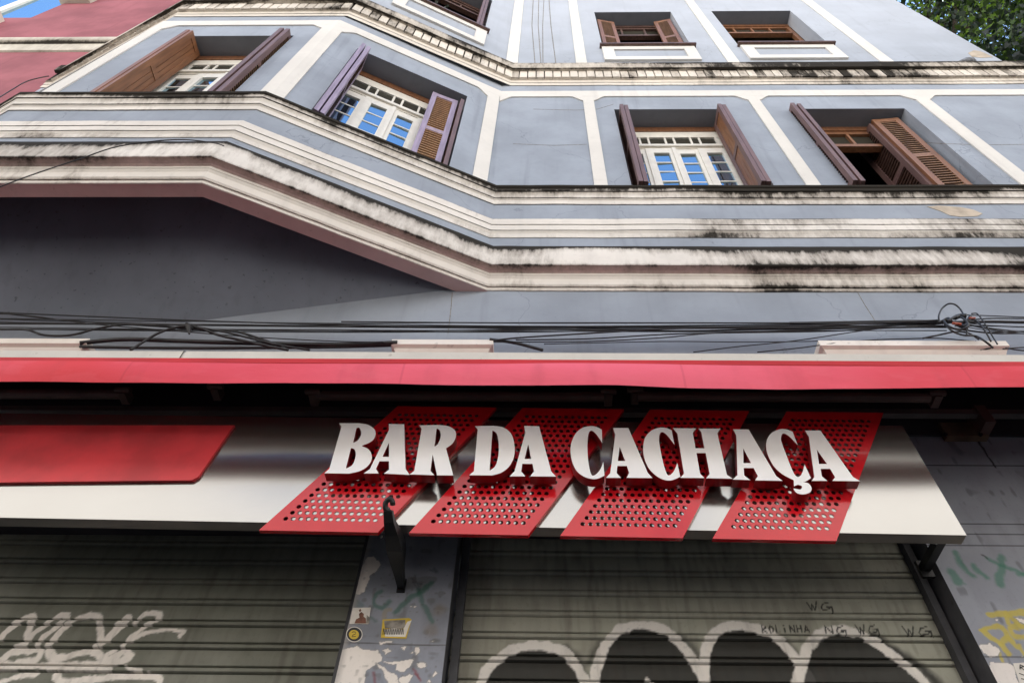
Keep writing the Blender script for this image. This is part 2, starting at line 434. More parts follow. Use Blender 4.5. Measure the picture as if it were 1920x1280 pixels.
# ---- white trim of the first floor: frieze band, pilasters, cut panel corners
ZF0, ZF1 = 10.645, 10.855
TH_ = .014
mb = MB(); sweep(mb, PU, [(-.01, ZF0, 0), (TH_, ZF0, 0), (TH_, ZF1, 0), (-.01, ZF1, 0)])
cut = .13
def cuts(fr, a, b):
    for x, sg in ((a, 1), (b, -1)):
        mb.prism(fr, [(x, ZF0+.001), (x+sg*cut*1.1, ZF0+.001), (x+sg*cut*.85, ZF0-.025), (x+sg*.03, ZF0-cut), (x, ZF0-cut*1.2)], -.01, TH_)
PIL = [(.505, .637), (2.56, 2.698), (4.62, 4.79), (6.75, 6.90)]
panels = [(-.54, .505), (.637, 2.56), (2.698, 4.62), (4.79, 6.75)]
for a, b in panels: cuts(FR0, a, b)
cuts(FRC, -LCH+.10, -.165)
cuts(FRB, fb(-4.53), fb(-2.615))
mb.build('frieze_band', M['white'], B, recalc=True)
def strip(fr, a, b, z0, z1, th=TH_):
    m_ = MB(); m_.box(fr, a, b, -.01, th, z0, z1); return m_.build('pilaster_strip', M['white'], B)
for a, b in PIL: strip(FR0, a, b, 7.80, ZF0-.002)
def corner_strip(path, i, la, lb, z0, z1):
    a, p, b = Vector(path[i-1]), Vector(path[i]), Vector(path[i+1])
    q = [p+(a-p).normalized()*la, p, p+(b-p).normalized()*lb]
    m_ = MB(); o = mitre([tuple(x) for x in q], TH_); n_ = mitre([tuple(x) for x in q], -.01)
    for j in (0, 1):
        m_.face([(o[j].x, o[j].y, z0), (o[j+1].x, o[j+1].y, z0), (o[j+1].x, o[j+1].y, z1), (o[j].x, o[j].y, z1)])
    for j in (0, 2):
        m_.face([(o[j].x, o[j].y, z0), (o[j].x, o[j].y, z1), (n_[j].x, n_[j].y, z1), (n_[j].x, n_[j].y, z0)])
    m_.build('pilaster_strip', M['white'], B, recalc=False)
strip(FRC, -.165, -.012, 7.80, ZF0-.002)
corner_strip(PU, 3, .135, .10, 7.80, ZF0-.002)
corner_strip(PU, 2, .05, .13, 7.80, ZF0-.002)
# second floor pilasters
for a, b in [(.475, .63), (2.64, 2.80), (4.79, 4.975)]: strip(FR0, a, b, 11.9, ZT)
strip(FR0, -.53, -.36, 11.9, ZT)
# sill panels of the second floor
def sill_panel(fr, a, b, z0, z1):
    m_ = MB(); t_ = .035; w_ = .17; h_ = .15
    m_.box(fr, a, b, -.01, t_, z0, z0+h_); m_.box(fr, a, b, -.01, t_, z1-h_, z1)
    m_.box(fr, a, a+w_, -.01, t_, z0+h_, z1-h_); m_.box(fr, b-w_, b, -.01, t_, z0+h_, z1-h_)
    m_.box(fr, a+w_, b-w_, -.01, .012, z0+h_, z1-h_, 1)
    o = m_.build('window_sill_panel', [M['white'], M['wall']], B)
    m_ = MB(); m_.box(fr, a-.03, b+.03, -.22, .075, z1+.002, z1+.05); m_.build('window_sill', M['darkbrown'], B)
sill_panel(FR0, .89, 2.28, 12.17, 12.85)
sill_panel(FR0, 2.98, 4.38, 12.22, 12.90)
sill_panel(FRC, -1.76, -.36, 12.44, 13.17)

# ---- peeled plaster patches and drip lines on the wall
peelm = weathered('bare_plaster', (.47, .40, .32), var=.2, scale=6)
for pts, yy in (([(1738, 388), (1760, 386), (1800, 389), (1825, 394), (1842, 401), (1832, 406), (1800, 407), (1780, 404), (1765, 397)], 0), ([(1815, 100), (1826, 95), (1838, 97), (1850, 102), (1862, 108), (1840, 109), (1822, 107)], 0)):
    m_ = MB(); m_.prism(FR0, UXZ(pts, yy), .001, .004); m_.build('peeled_patch', peelm, B)
for a, b in ((1000, 1003), (1010, 1014), (1020, 1018), (1029, 1042)):
    m_ = MB(); q0, q1 = U(a, -5, 0), U(b, 118, 0); mid = (q0+q1)/2+Vector((random.uniform(-.04, .04), 0, 0))
    m_.tube([q0+Vector((0, -.002, 0)), mid+Vector((0, -.002, 0)), q1+Vector((0, -.002, 0))], .006, 5); m_.build('drip_line', M['inkgrey'], B)
for pts in ([(848, 548), (846, 575), (843, 600), (840, 625)], [(1608, 548), (1622, 572), (1640, 600), (1652, 618)], [(1150, 196), (1120, 205), (1080, 207), (1000, 205)], [(962, 270), (1040, 273), (1100, 271)], [(1735, 268), (1830, 272), (1920, 271)]):
    m_ = MB(); m_.tube([U(a, b, -.0005) for a, b in pts], .0028, 4); m_.build('wall_crack', M['inkgrey'], B)
# ---- windows
def shutter_leaf(fr, win, p0, p1, z0, z1, infill='louver', mf='mauvewood', mi='brown', th=.044, back='darkbrown'):
    a = Vector(p0); b = Vector(p1); L = (b-a).length; t_ = (b-a)/L; n_ = Vector((t_.y, -t_.x))
    f2 = lambda x, d, z: fr(a.x+t_.x*x+n_.x*d, a.y+t_.y*x+n_.y*d, z)
    m_ = MB(); st = min(.06, L*.22); h = th/2
    m_.box(f2, 0, st, -h, h, z0, z1); m_.box(f2, L-st, L, -h, h, z0, z1)
    for q in (z0, (z0+z1)/2-.05, z1-.09): m_.box(f2, st, L-st, -h*.9, h*.9, q, q+.09)
    if infill == 'louver':
        z = z0+.09
        while z < z1-.10:
            for sg in (-1, 1):
                a0, a1 = sg*.003, sg*h*.92
                m_.hexa([f2(st, a0, z+.014), f2(L-st, a0, z+.014), f2(L-st, a0, z+.022), f2(st, a0, z+.022), f2(st, a1, z), f2(L-st, a1, z), f2(L-st, a1, z+.009), f2(st, a1, z+.009)], 1)
            z += .056
        m_.box(f2, st, L-st, -.003, .003, z0+.09, z1-.09, 2)
    else:
        n = max(2, int((L-2*st)/.045)); wd = (L-2*st)/n
        for k in range(n): m_.box(f2, st+k*wd, st+(k+1)*wd-.004, -h*.55, h*.55, z0+.09, z1-.09, 1)
    o = m_.build('shutter', [M[mf], M[mi], M[back]], win)
    return o
def stack(fr, win, s, z0, z1, out=.09, back=.20, mf='mauvewood', mi='brown', infill='louver', gap=.052, skew=.0):
    shutter_leaf(fr, win, (s, -back), (s+skew, out), z0, z1, infill, mf, mi)
    shutter_leaf(fr, win, (s+gap, -back), (s+gap+skew, out-.006), z0, z1-.01, infill, mf, mi)
def pane(gm, fr, a, b, z0, z1, d):
    t1, t2 = random.uniform(-.004, .004), random.uniform(-.006, .006)
    gm.face([fr(a, d+t1, z0), fr(b, d-t1, z0), fr(b, d-t1+t2, z1), fr(a, d+t1+t2, z1)])
def white_window(fr, op, lab, shift=-.045):
    a, b, z0, z1 = op; d0, d1 = -.30, -.235
    w_ = MB(); dg = MB(); gls = []
    c = (a+b)/2+shift
    zt = z1-.13; hp0, hp1 = z1-.525, z1-.30; lt = z1-.65
    ctr = [c-.455, c-.152, c+.152, c+.455]
    L, Rr = max(a+.01, c-.64), min(b-.01, c+.66)
    # header: frame with alternate wide and narrow panes
    ops = []
    for i, x in enumerate(ctr):
        ops.append((x-.088, x+.088))
        if i < 3: ops.append((x+.112, x+.192))
    w_.box(fr, a, b, d0, d1, hp1, zt); w_.box(fr, a, b, d0, d1, lt, hp0)
    w_.box(fr, a, b, d1, d1+.025, lt+.03, lt+.085)
    xs = [a]+[q for o in ops for q in o]+[b]
    for i in range(0, len(xs), 2):
        if xs[i+1] > xs[i]: w_.box(fr, xs[i], xs[i+1], d0, d1-.004, hp0, hp1)
    for o in ops: pane(dg, fr, o[0], o[1], hp0, hp1, d1-.016)
    # leaves with a column of panes each
    w_.box(fr, a, ctr[0]-.151, d0, d1-.006, z0, lt); w_.box(fr, ctr[3]+.151, b, d0, d1-.006, z0, lt)
    top = lt-.13; pitch = .247
    for i, x in enumerate(ctr):
        q = d1-.004+(.012 if i % 2 else 0)
        w_.box(fr, x-.1495, x-.09, d0, q, z0, lt-.006); w_.box(fr, x+.09, x+.1495, d0, q, z0, lt-.006)
        w_.box(fr, x-.09, x+.09, d0, q-.003, top, lt-.006)
        z = top; k = 0; g_ = MB()
        while z-pitch > z0+.15:
            pane(g_, fr, x-.09, x+.09, z-pitch+.012, z-.010, q-.022)
            w_.box(fr, x-.09, x+.09, d0+.005, q-.014, z-pitch-.010, z-pitch+.012)
            z -= pitch
        w_.box(fr, x-.09, x+.09, d0, q-.005, z0, z-.010); gls.append(g_)
        if i < 3: w_.box(fr, x+.13, x+.172, q, q+.014, z0, lt-.01)
    win = w_.build('window', M['winwhite'], B); label(win, lab)
    for g_ in gls: g_.build('glass_pane', M['glass'], win, recalc=False)
    dg.build('transom_glass', M['glassdim'], win, recalc=False)
    h = MB(); h.box(fr, a, b, d0, d1+.012, zt+.002, z1-.001); h.build('head_board', M['brown'], win)
    room(fr, op, win)
    return win
def room(fr, op, win, mat='interior_dark', depth=1.6):
    a, b, z0, z1 = op; m_ = MB(); e = .25; d0 = -.305
    P = lambda s, d, z: fr(s, d, z)
    A, Bq, lo, hi = a-e, b+e, z0-.2, z1+.12
    m_.face([P(A, -depth, lo), P(Bq, -depth, lo), P(Bq, -depth, hi), P(A, -depth, hi)])
    m_.face([P(A, d0, lo), P(A, -depth, lo), P(A, -depth, hi), P(A, d0, hi)])
    m_.face([P(Bq, d0, lo), P(Bq, -depth, lo), P(Bq, -depth, hi), P(Bq, d0, hi)])
    m_.face([P(A, d0, hi), P(Bq, d0, hi), P(Bq, -depth, hi), P(A, -depth, hi)])
    m_.face([P(A, d0, lo), P(Bq, d0, lo), P(Bq, -depth, lo), P(A, -depth, lo)])
    m_.build('interior_wall', M[mat], win, recalc=False)
def brown_window(fr, op, lab, panes=4, mat='brown', gl='glassdim', interior='interior_dark', drop=.55):
    a, b, z0, z1 = op; d0, d1 = -.30, -.235; m_ = MB(); g_ = MB()
    m_.box(fr, a, b, d0, d1+.01, z1-.12, z1-.001)
    m_.box(fr, a, a+.07, d0, d1, z0, z1-.12); m_.box(fr, b-.07, b, d0, d1, z0, z1-.12)
    m_.box(fr, a+.07, b-.07, d0, d1-.005, z1-.20, z1-.12)
    m_.box(fr, a+.07, b-.07, d0, d1+.012, z1-drop-.07, z1-drop)
    x0, x1 = a+.07, b-.07; wd = (x1-x0)/panes
    for k in range(panes):
        if k: m_.box(fr, x0+k*wd-.016, x0+k*wd+.016, d0, d1-.007, z1-drop, z1-.20)
        pane(g_, fr, x0+k*wd+.016, x0+(k+1)*wd-.016, z1-drop, z1-.20, d1-.04)
    win = m_.build('window', M[mat], B); label(win, lab)
    g_.build('transom_glass', M[gl], win, recalc=False)
    room(fr, op, win, interior)
    return win
w3 = white_window(FR0, O3, 'white casement window with blue sky in its panes, between two folded shutters')
stack(FR0, w3, .945, 7.965, 10.13, mi='darkbrown')
stack(FR0, w3, 2.115, 7.965, 10.13, mi='brown', infill='board')
w4 = brown_window(FR0, O4, 'open brown window with a dark room behind its shutters', 4)
stack(FR0, w4, 2.985, 7.965, 10.14, out=.095, mi='darkbrown', gap=.075)
shutter_leaf(FR0, w4, (3.985, -.135), (4.295, -.11), 7.965, 10.14, 'louver', 'brown', 'tan')
shutter_leaf(FR0, w4, (3.965, -.15), (3.93, -.50), 7.965, 10.10, 'louver', 'mauvewood', 'darkbrown')
wB = white_window(FRC, OB, 'white casement window on the slanted side of the bay', shift=-.05)
stack(FRC, wB, -1.735, 7.965, 10.16, out=.10, mf='lilacwood', mi='darkbrown', gap=.06, skew=.03)
shutter_leaf(FRC, wB, (-.80, -.10), (-.49, -.085), 7.965, 10.10, 'louver', 'lilacwood', 'paletan', back='tan')
shutter_leaf(FRC, wB, (-.455, -.20), (-.445, -.02), 7.965, 10.10, 'louver', 'mauvewood', 'brown')
wA = white_window(FRB, OA, 'white casement window on the front of the bay', shift=.02)
stack(FRB, wA, fb(-4.06), 7.965, 10.16, out=.08, mf='brown', mi='brown', infill='board', gap=.04)
stack(FRB, wA, fb(-3.0), 7.965, 10.18, out=.09, mf='mauvewood', mi='tan', gap=.07, skew=.02)
r1 = brown_window(FR0, R1, 'small upper window with half-open tan shutters', 3, 'darkbrown', 'glassdim', 'interior_dark', .62)
shutter_leaf(FR0, r1, (.955, -.10), (1.25, -.15), 12.92, 15.02, 'louver', 'brown', 'tan')
shutter_leaf(FR0, r1, (1.955, -.15), (2.235, -.10), 12.92, 15.02, 'louver', 'brown', 'tan')
r2 = brown_window(FR0, R2, 'upper window with brown frame and no shutters', 4, 'brown', 'glassdim', 'interior', .52)
rB = brown_window(FRC, RB, 'upper window on the slanted side of the bay, things piled on its sill', 3, 'darkbrown', 'glassdim', 'interior_dark', .4)
stack(FRC, rB, -.53, 13.24, 15.30, out=.03, mf='mauvewood', mi='brown', gap=.05)
shutter_leaf(FRC, rB, (-1.42, -.20), (-1.40, .03), 13.24, 15.3, 'louver', 'mauvewood', 'brown')
brown_window(FRB, RA, 'upper window on the front of the bay', 3, 'darkbrown')

# ---- ground floor: painted pillars and roller shutters
def seg_dist(P, poly):
    P = np.asarray(P); best = np.full(len(P), 1e9)
    for a, b in zip(poly, poly[1:]):
        a = np.array(a); b = np.array(b); d = b-a; L = (d*d).sum()+1e-12
        t_ = np.clip(((P-a)@d)/L, 0, 1)
        q = P-(a+t_[:, None]*d); best = np.minimum(best, np.hypot(q[:, 0], q[:, 1]))
    return best
def inside(P, poly):
    x, y = P[:, 0], P[:, 1]; r_ = np.zeros(len(P), bool); n = len(poly)
    for i in range(n):
        x0, y0 = poly[i]; x1, y1 = poly[(i+1) % n]
        if y0 == y1: continue
        c_ = ((y0 > y) != (y1 > y)) & (x < (x1-x0)*(y-y0)/(y1-y0)+x0)
        r_ ^= c_
    return r_
def smooth(pts, n=6):
    out = []; p = [pts[0]]+list(pts)+[pts[-1]]
    for i in range(1, len(p)-2):
        a, b, c_, d_ = (np.array(p[i+k], float) for k in (-1, 0, 1, 2))
        for k in range(n):
            t_ = k/n
            out.append(tuple(.5*((2*b)+(c_-a)*t_+(2*a-5*b+4*c_-d_)*t_**2+(3*b-a-3*c_+d_)*t_**3)))
    out.append(tuple(pts[-1])); return out
def ss(x, a, b):
    t_ = np.clip((x-a)/(b-a), 0, 1); return t_*t_*(3-2*t_)
rng = np.random.default_rng(3)
def vnoise(P, cell, seed=0):
    r_ = np.random.default_rng(seed); G = r_.random((256, 256))
    q = P/cell; i = np.floor(q).astype(int); f = q-i; f = f*f*(3-2*f)
    g = lambda a, b: G[(i[:, 0]+a) % 256, (i[:, 1]+b) % 256]
    return (g(0, 0)*(1-f[:, 0])+g(1, 0)*f[:, 0])*(1-f[:, 1])+(g(0, 1)*(1-f[:, 0])+g(1, 1)*f[:, 0])*f[:, 1]
class Paint:
    def __init__(s, P, base):
        s.P = np.asarray(P, float); s.c = np.tile(np.array(base, float), (len(s.P), 1))
        s.w = s.P + .012*(np.stack([vnoise(s.P, .03, 1), vnoise(s.P, .03, 2)], 1)-.5) + .006*(np.stack([vnoise(s.P, .012, 3), vnoise(s.P, .012, 4)], 1)-.5)
    def blend(s, a, col):
        a = a[:, None]; s.c = s.c*(1-a)+np.array(col)*a
    def stroke(s, pts, r, col, alpha=1.0, soft=.006, rough=True, curve=True):
        d = seg_dist(s.w if rough else s.P, smooth(pts) if curve else pts)
        s.blend(alpha*(1-ss(d, r-soft, r+soft)), col)
    def fill(s, poly, col, alpha=1.0, rough=True, edge=0.0, ecol=None):
        q = s.w if rough else s.P
        i = inside(q, poly).astype(float)
        if edge:
            d = seg_dist(q, list(poly)+[poly[0]]); s.blend((1-ss(d, edge*.4, edge))*(1-i)*.7, ecol)
        s.blend(i*alpha, col)
def paint_sheet(xs, zs, dfun, colors, name, mat, parent):
    xs = np.asarray(xs); zs = np.asarray(zs)
    X, Z = np.meshgrid(xs, zs); P = np.stack([X.ravel(), Z.ravel()], 1)
    pt = Paint(P, colors['base']); colors['fn'](pt)
    if 'groove' in colors:
        tq = np.mod(P[:, 1]-colors['groove'], .1155); gq = ((tq > .0015) & (tq < .0085)) | ((tq > .0292) & (tq < .0402)); pt.blend(gq*.85, (.02, .018, .015))  # grooves painted near-black to deepen the shadow lines between slats
    D = dfun(X, Z).ravel()
    off = BASE[B]
    v = np.stack([P[:, 0], D, P[:, 1]], 1)
    nx, nz = len(xs), len(zs)
    i = np.arange((nx-1)*(nz-1)); r_, c_ = i//(nx-1), i % (nx-1); k = r_*nx+c_
    me = bpy.data.meshes.new(name)
    me.vertices.add(len(v)); me.vertices.foreach_set('co', v.ravel())
    me.loops.add(4*len(k)); me.loops.foreach_set('vertex_index', np.stack([k, k+1, k+nx+1, k+nx], 1).ravel())
    me.polygons.add(len(k)); me.polygons.foreach_set('loop_start', np.arange(len(k))*4)
    me.update(calc_edges=True)
    at = me.color_attributes.new('paint', 'FLOAT_COLOR', 'POINT')
    at.data.foreach_set('color', np.concatenate([pt.c, np.ones((len(v), 1))], 1).ravel())
    me.materials.append(mat)
    o = bpy.data.objects.new(name, me); COL.objects.link(o); o.parent = parent
    return o

SY = .16
def shutter_levels(z0):
    zz = []; z = z0; p = .1155
    k0 = math.floor((2.95-z0)/p)
    for k in range(k0, k0+11):
        b = z0+k*p
        for q in (0, .0035, .007, .0105, .016, .022, .028, .0295, .034, .0400, .0415, .046, .0535, .061, .0685, .076, .0835, .091, .0985, .106, .1125): zz.append(b+q)
    return zz
def shutter_d(z0):
    def f(X, Z):
        t_ = np.mod(Z-z0, .1155)
        d = np.zeros_like(Z)
        g = ((t_ > .001) & (t_ < .009)) | ((t_ > .029) & (t_ < .041))
        d = np.where(g, .032, d)
        rdg = (t_ >= .009) & (t_ <= .029)
        d = np.where(rdg, -.007, d)
        fl = t_ > .041
        d = np.where(fl, -.004*np.sin((t_-.041)/.0745*math.pi), d)
        return SY+d+.0015*np.sin(X*2.1)
    return f
def lp(pts, ox, oy, k, y): return UXZ([(ox+a/k, oy+b/k) for a, b in pts], y)
GL = {'W': [[(0, 1), (.28, 0), (.45, .75), (.62, 0), (1, 1.1)]],
      'G': [[(.9, 1), (.3, .8), (0, .3), (.15, .05), (.8, .2), (1, .45)], [(.6, .45), (1.1, .5), (1.05, -.25)]],
      'N': [[(0, 0), (.1, 1), (.8, 0), (.9, 1)]],
      'R': [[(0, 0), (.1, 1), (.7, .95), (.7, .6), (.1, .5), (.8, 0)]],
      'O': [[(.4, 1), (.05, .6), (.2, 0), (.7, .1), (.8, .7), (.4, 1)]],
      'L': [[(.1, 1), (0, 0), (.7, .05)]], 'i': [[(.3, .7), (.3, 0)], [(.28, 1.1), (.34, 1.12)]],
      'H': [[(0, 0), (.1, 1)], [(.8, 0), (.85, 1)], [(.05, .5), (.85, .5)]],
      'A': [[(0, 0), (.5, 1), (.9, 0)], [(.2, .4), (.75, .4)]]}
def handwrite(pt, txt, x0, x1, yb, yt):
    a = U(x0, yb, SY); b = U(x1, yb, SY); t_ = U(x0, yt, SY)
    n = len(txt); adv = (b.x-a.x)/n; h = t_.z-a.z
    for k, ch in enumerate(txt):
        for s_ in GL[ch]:
            q = [(a.x+adv*(k+.78*x), a.z+(b.z-a.z)*k/n+h*y) for x, y in s_]
            pt.stroke(q, .0032, (.02, .02, .02), .95, .0014, rough=False, curve=False)
def fn_right(pt):
    P = pt.P
    n = vnoise(P*np.array([1, .2]), .02, 8); pt.blend(.25*ss(n, .4, .9), (.10, .085, .065))
    pt.blend(.5*ss(vnoise(P, .5, 9), .35, .8), (.39, .38, .315))
    pt.blend(.35*(1-ss(np.abs(P[:, 0]+.38), .0, .18)), (.06, .05, .04))
    a1 = lp([(180, 1060), (215, 960), (250, 880), (330, 800), (430, 740), (540, 722), (640, 722), (740, 755), (800, 810), (850, 890), (890, 980), (915, 1060)], 840, 1000, 3.4286, SY)
    a2 = lp([(925, 1080), (940, 960), (955, 880), (985, 770), (1040, 680), (1110, 612), (1200, 590), (1300, 590), (1390, 620), (1480, 690), (1550, 780), (1610, 870), (1660, 960), (1690, 1060)], 840, 1000, 3.4286, SY)
    a3 = lp([(1680, 1080), (1655, 960), (1645, 850), (1660, 740), (1700, 655), (1770, 605), (1860, 590), (1950, 600), (2040, 630), (2115, 670), (2200, 760), (2270, 850), (2330, 950), (2370, 1060)], 840, 1000, 3.4286, SY)
    a4 = lp([(455, 1190), (470, 1080), (490, 985), (515, 900), (570, 815), (650, 768), (740, 758), (850, 780), (960, 835), (1060, 905), (1150, 975), (1230, 1045), (1310, 1130), (1350, 1190)], 1360, 960, 3.4286, SY)
    blk = (.013, .013, .013); wht = (.90, .86, .80)
    sh = lp([(960, 800), (1060, 870), (1160, 930), (1260, 1005), (1350, 1090), (1400, 1160)], 1360, 960, 3.4286, SY)
    pt.stroke(sh, .022, blk, .9, .02)
    for s2 in ([(760, 730), (840, 800), (880, 900), (910, 1000)], [(1480, 650), (1560, 720), (1640, 830), (1690, 930)], [(905, 830), (930, 770), (985, 690)], [(2180, 700), (2260, 790), (2330, 900)]):
        pt.stroke(lp(s2, 840, 1000, 3.4286, SY), .012, (.04, .04, .04), .75, .02)
    for a in (a1, a2, a3, a4):
        s2 = smooth(a); pt.fill(s2, blk, .93, rough=False)
        pt.stroke(a, .0235, wht, 1.0, .005)
        mid = [(x*.78+.22*sum(q[0] for q in a)/len(a), z-.02) for x, z in a]
    pt.stroke(lp([(1280, 940), (1300, 955), (1320, 990)], 840, 1000, 3.4286, SY), .010, wht, .9)
    handwrite(pt, 'WG', 1517, 1565, 1144, 1129)
    handwrite(pt, 'ROLiNHA', 1430, 1522, 1185, 1173)
    handwrite(pt, 'NG', 1549, 1590, 1187, 1174); handwrite(pt, 'WG', 1609, 1652, 1188, 1172); handwrite(pt, 'WG', 1698, 1752, 1191, 1175)
def fn_left(pt):
    P = pt.P
    n = vnoise(P*np.array([1, .25]), .03, 18); pt.blend(.25*ss(n, .4, .9), (.07, .065, .05))
    pt.blend(.5*ss(vnoise(P, .4, 19), .4, .8), (.26, .262, .22))
    W_ = (.78, .73, .67)
    for s2, r in [([(0, 1010), (60, 950), (130, 900), (175, 888), (185, 905), (165, 970), (140, 1040), (100, 1062)], .020),
              ([(130, 1050), (220, 960), (320, 890), (375, 877), (350, 915), (250, 1000), (215, 1050)], .016),
              ([(280, 1040), (350, 960), (420, 905), (500, 882), (555, 895), (560, 960), (572, 1040)], .017),
              ([(572, 1040), (640, 960), (700, 900), (725, 890), (700, 930), (620, 1000), (590, 1030)], .015),
              ([(760, 920), (820, 875), (890, 870), (890, 905), (840, 930), (740, 1000), (690, 1060)], .014),
              ([(690, 1050), (790, 990), (880, 966), (1030, 966), (1015, 995)], .012),
              ([(-90, 1180), (0, 1140), (60, 1092), (150, 1082), (230, 1080), (200, 1130), (100, 1142)], .018),
              ([(280, 1075), (300, 1125), (380, 1110), (520, 1080), (600, 1130), (700, 1085), (722, 1120), (600, 1150), (450, 1160), (300, 1162), (150, 1166), (-50, 1172)], .020),
              ([(530, 1060), (560, 1110), (640, 1080)], .015), ([(700, 1165), (790, 1195)], .008),
              ([(-60, 1280), (80, 1230), (200, 1212)], .014), ([(320, 1210), (340, 1252), (500, 1240), (700, 1222), (880, 1226), (888, 1275)], .018),
              ([(30, 1150), (180, 1165), (420, 1178), (620, 1186)], .013)]:
        pt.stroke(lp(s2, 0, 860, 3, SY), r*.92, W_, 1.0, .004)
def roller(name_s, x0, x1, z0, base, fn, jl, jr):
    zs = shutter_levels(z0); xs = np.arange(x0, x1+.002, .0045)
    o = paint_sheet(xs, zs, shutter_d(z0), {'base': base, 'fn': fn, 'groove': z0}, 'roller_shutter', M['shutter'], B)
    m_ = MB()
    m_.face([(x0, SY+.002, 0.0), (x1, SY+.002, 0.0), (x1, SY+.002, zs[0]), (x0, SY+.002, zs[0])])
    q = m_.build('lower_curtain', M['rail'], o)
    for x in (jl, jr):
        g_ = MB(); g_.box(FR0, x-.018, x+.018, -SY+.004, -SY+.055, 0, 4.0); g_.build('guide_rail', M['rail'], o)
    return o
rs = roller('r', -.425, 1.94, 3.653, (.42, .42, .345), fn_right, -.395, 1.905)
label(rs, 'right roller shutter with black and white bubble graffiti')
rs = roller('l', -3.30, -.885, 3.583, (.175, .18, .145), fn_left, -3.27, -.915)
label(rs, 'left roller shutter with pale scribbled tag')

def fn_mid(pt):
    P = pt.P; q = lambda s2: lp(s2, 600, 900, 3.37, 0)
    pt.blend(.5*ss(vnoise(P, .12, 21), .4, .8), (.17, .18, .205)); pt.blend(.5*ss(vnoise(P, .04, 22), .72, .9), (.14, .135, .13))
    peel = (.80, .74, .68); dk = (.09, .085, .08)
    zg = q([(400, 1032)])[0][1]
    pt.blend(.8*(1-ss(np.abs(P[:, 1]-zg+.004*np.sin(P[:, 0]*9)), .0015, .004)), dk)
    for s2, r, c_, al in [([(385, 705), (345, 730), (345, 790), (390, 805), (440, 765)], .011, (.03, .13, .085), .6), ([(480, 830), (560, 750), (640, 700), (700, 650)], .013, (.03, .13, .085), .65), ([(620, 690), (660, 790), (710, 890)], .011, (.03, .13, .085), .55),
                   ([(580, 620), (640, 660), (590, 640), (630, 690), (600, 600)], .003, (.03, .04, .05), .6), ([(210, 760), (250, 790)], .02, (.05, .13, .1), .35), ([(300, 860), (350, 890)], .006, (.05, .13, .1), .5), ([(700, 560), (740, 575), (720, 555)], .004, (.05, .06, .07), .6)]:
        pt.stroke(q(s2), r, c_, al, .008)
    pt.stroke(q([(400, 870), (405, 830), (440, 815)]), .012, (.30, .26, .20), .7)
    for c_ in ([(750, 820)], [(700, 940)]): 
        x, z = q(c_)[0]; pt.blend(.4*(1-ss(np.hypot(pt.w[:, 0]-x, pt.w[:, 1]-z), .01, .05)), (.20, .15, .10))
    for poly in ([(300, 490), (340, 480), (382, 530), (350, 580), (310, 610), (280, 700), (245, 720), (228, 712), (235, 660), (258, 560)],
              [(135, 1070), (240, 1048), (300, 1070), (370, 1075), (393, 1140), (330, 1180), (290, 1210), (285, 1260), (280, 1500), (40, 1500), (120, 1140)],
              [(355, 1160), (400, 1185), (470, 1220), (500, 1280), (440, 1290), (410, 1230), (380, 1190)],
              [(400, 1150), (480, 1140), (590, 1135), (560, 1180), (530, 1210), (490, 1205), (490, 1165)],
              [(615, 1150), (650, 1140), (668, 1165), (640, 1182), (618, 1175)], [(398, 1072), (430, 1065), (440, 1082), (412, 1092)], [(600, 1050), (620, 1048), (625, 1085), (605, 1100), (598, 1080)],
              [(716, 1240), (735, 1210), (745, 1225)], [(675, 1270), (700, 1255), (700, 1280)], [(510, 1055), (545, 1045), (530, 1070)], [(570, 1090), (585, 1078), (590, 1090)],
              [(500, 1260), (560, 1225), (580, 1235), (545, 1290), (505, 1300)], [(380, 1020), (455, 1018), (450, 1030), (390, 1032)], [(700, 1012), (720, 1008), (715, 1020)], [(575, 795), (590, 790), (585, 803)], [(600, 800), (612, 797), (607, 808)]):
        pt.fill(q(poly), peel, .95, edge=.006, ecol=(.30, .29, .28))
    for s2 in ([(340, 1215), (345, 1250), (350, 1300)], [(590, 1190), (625, 1250)], [(600, 1225), (640, 1260)]):
        pt.stroke(q(s2), .005, (.22, .05, .06), .7)
    pt.blend(.35*ss(vnoise(P, .02, 25), .75, .95), (.10, .09, .08))
    pt.blend(.6*(1-ss(P[:, 0]+.884, 0, .03)), (.35, .33, .31))
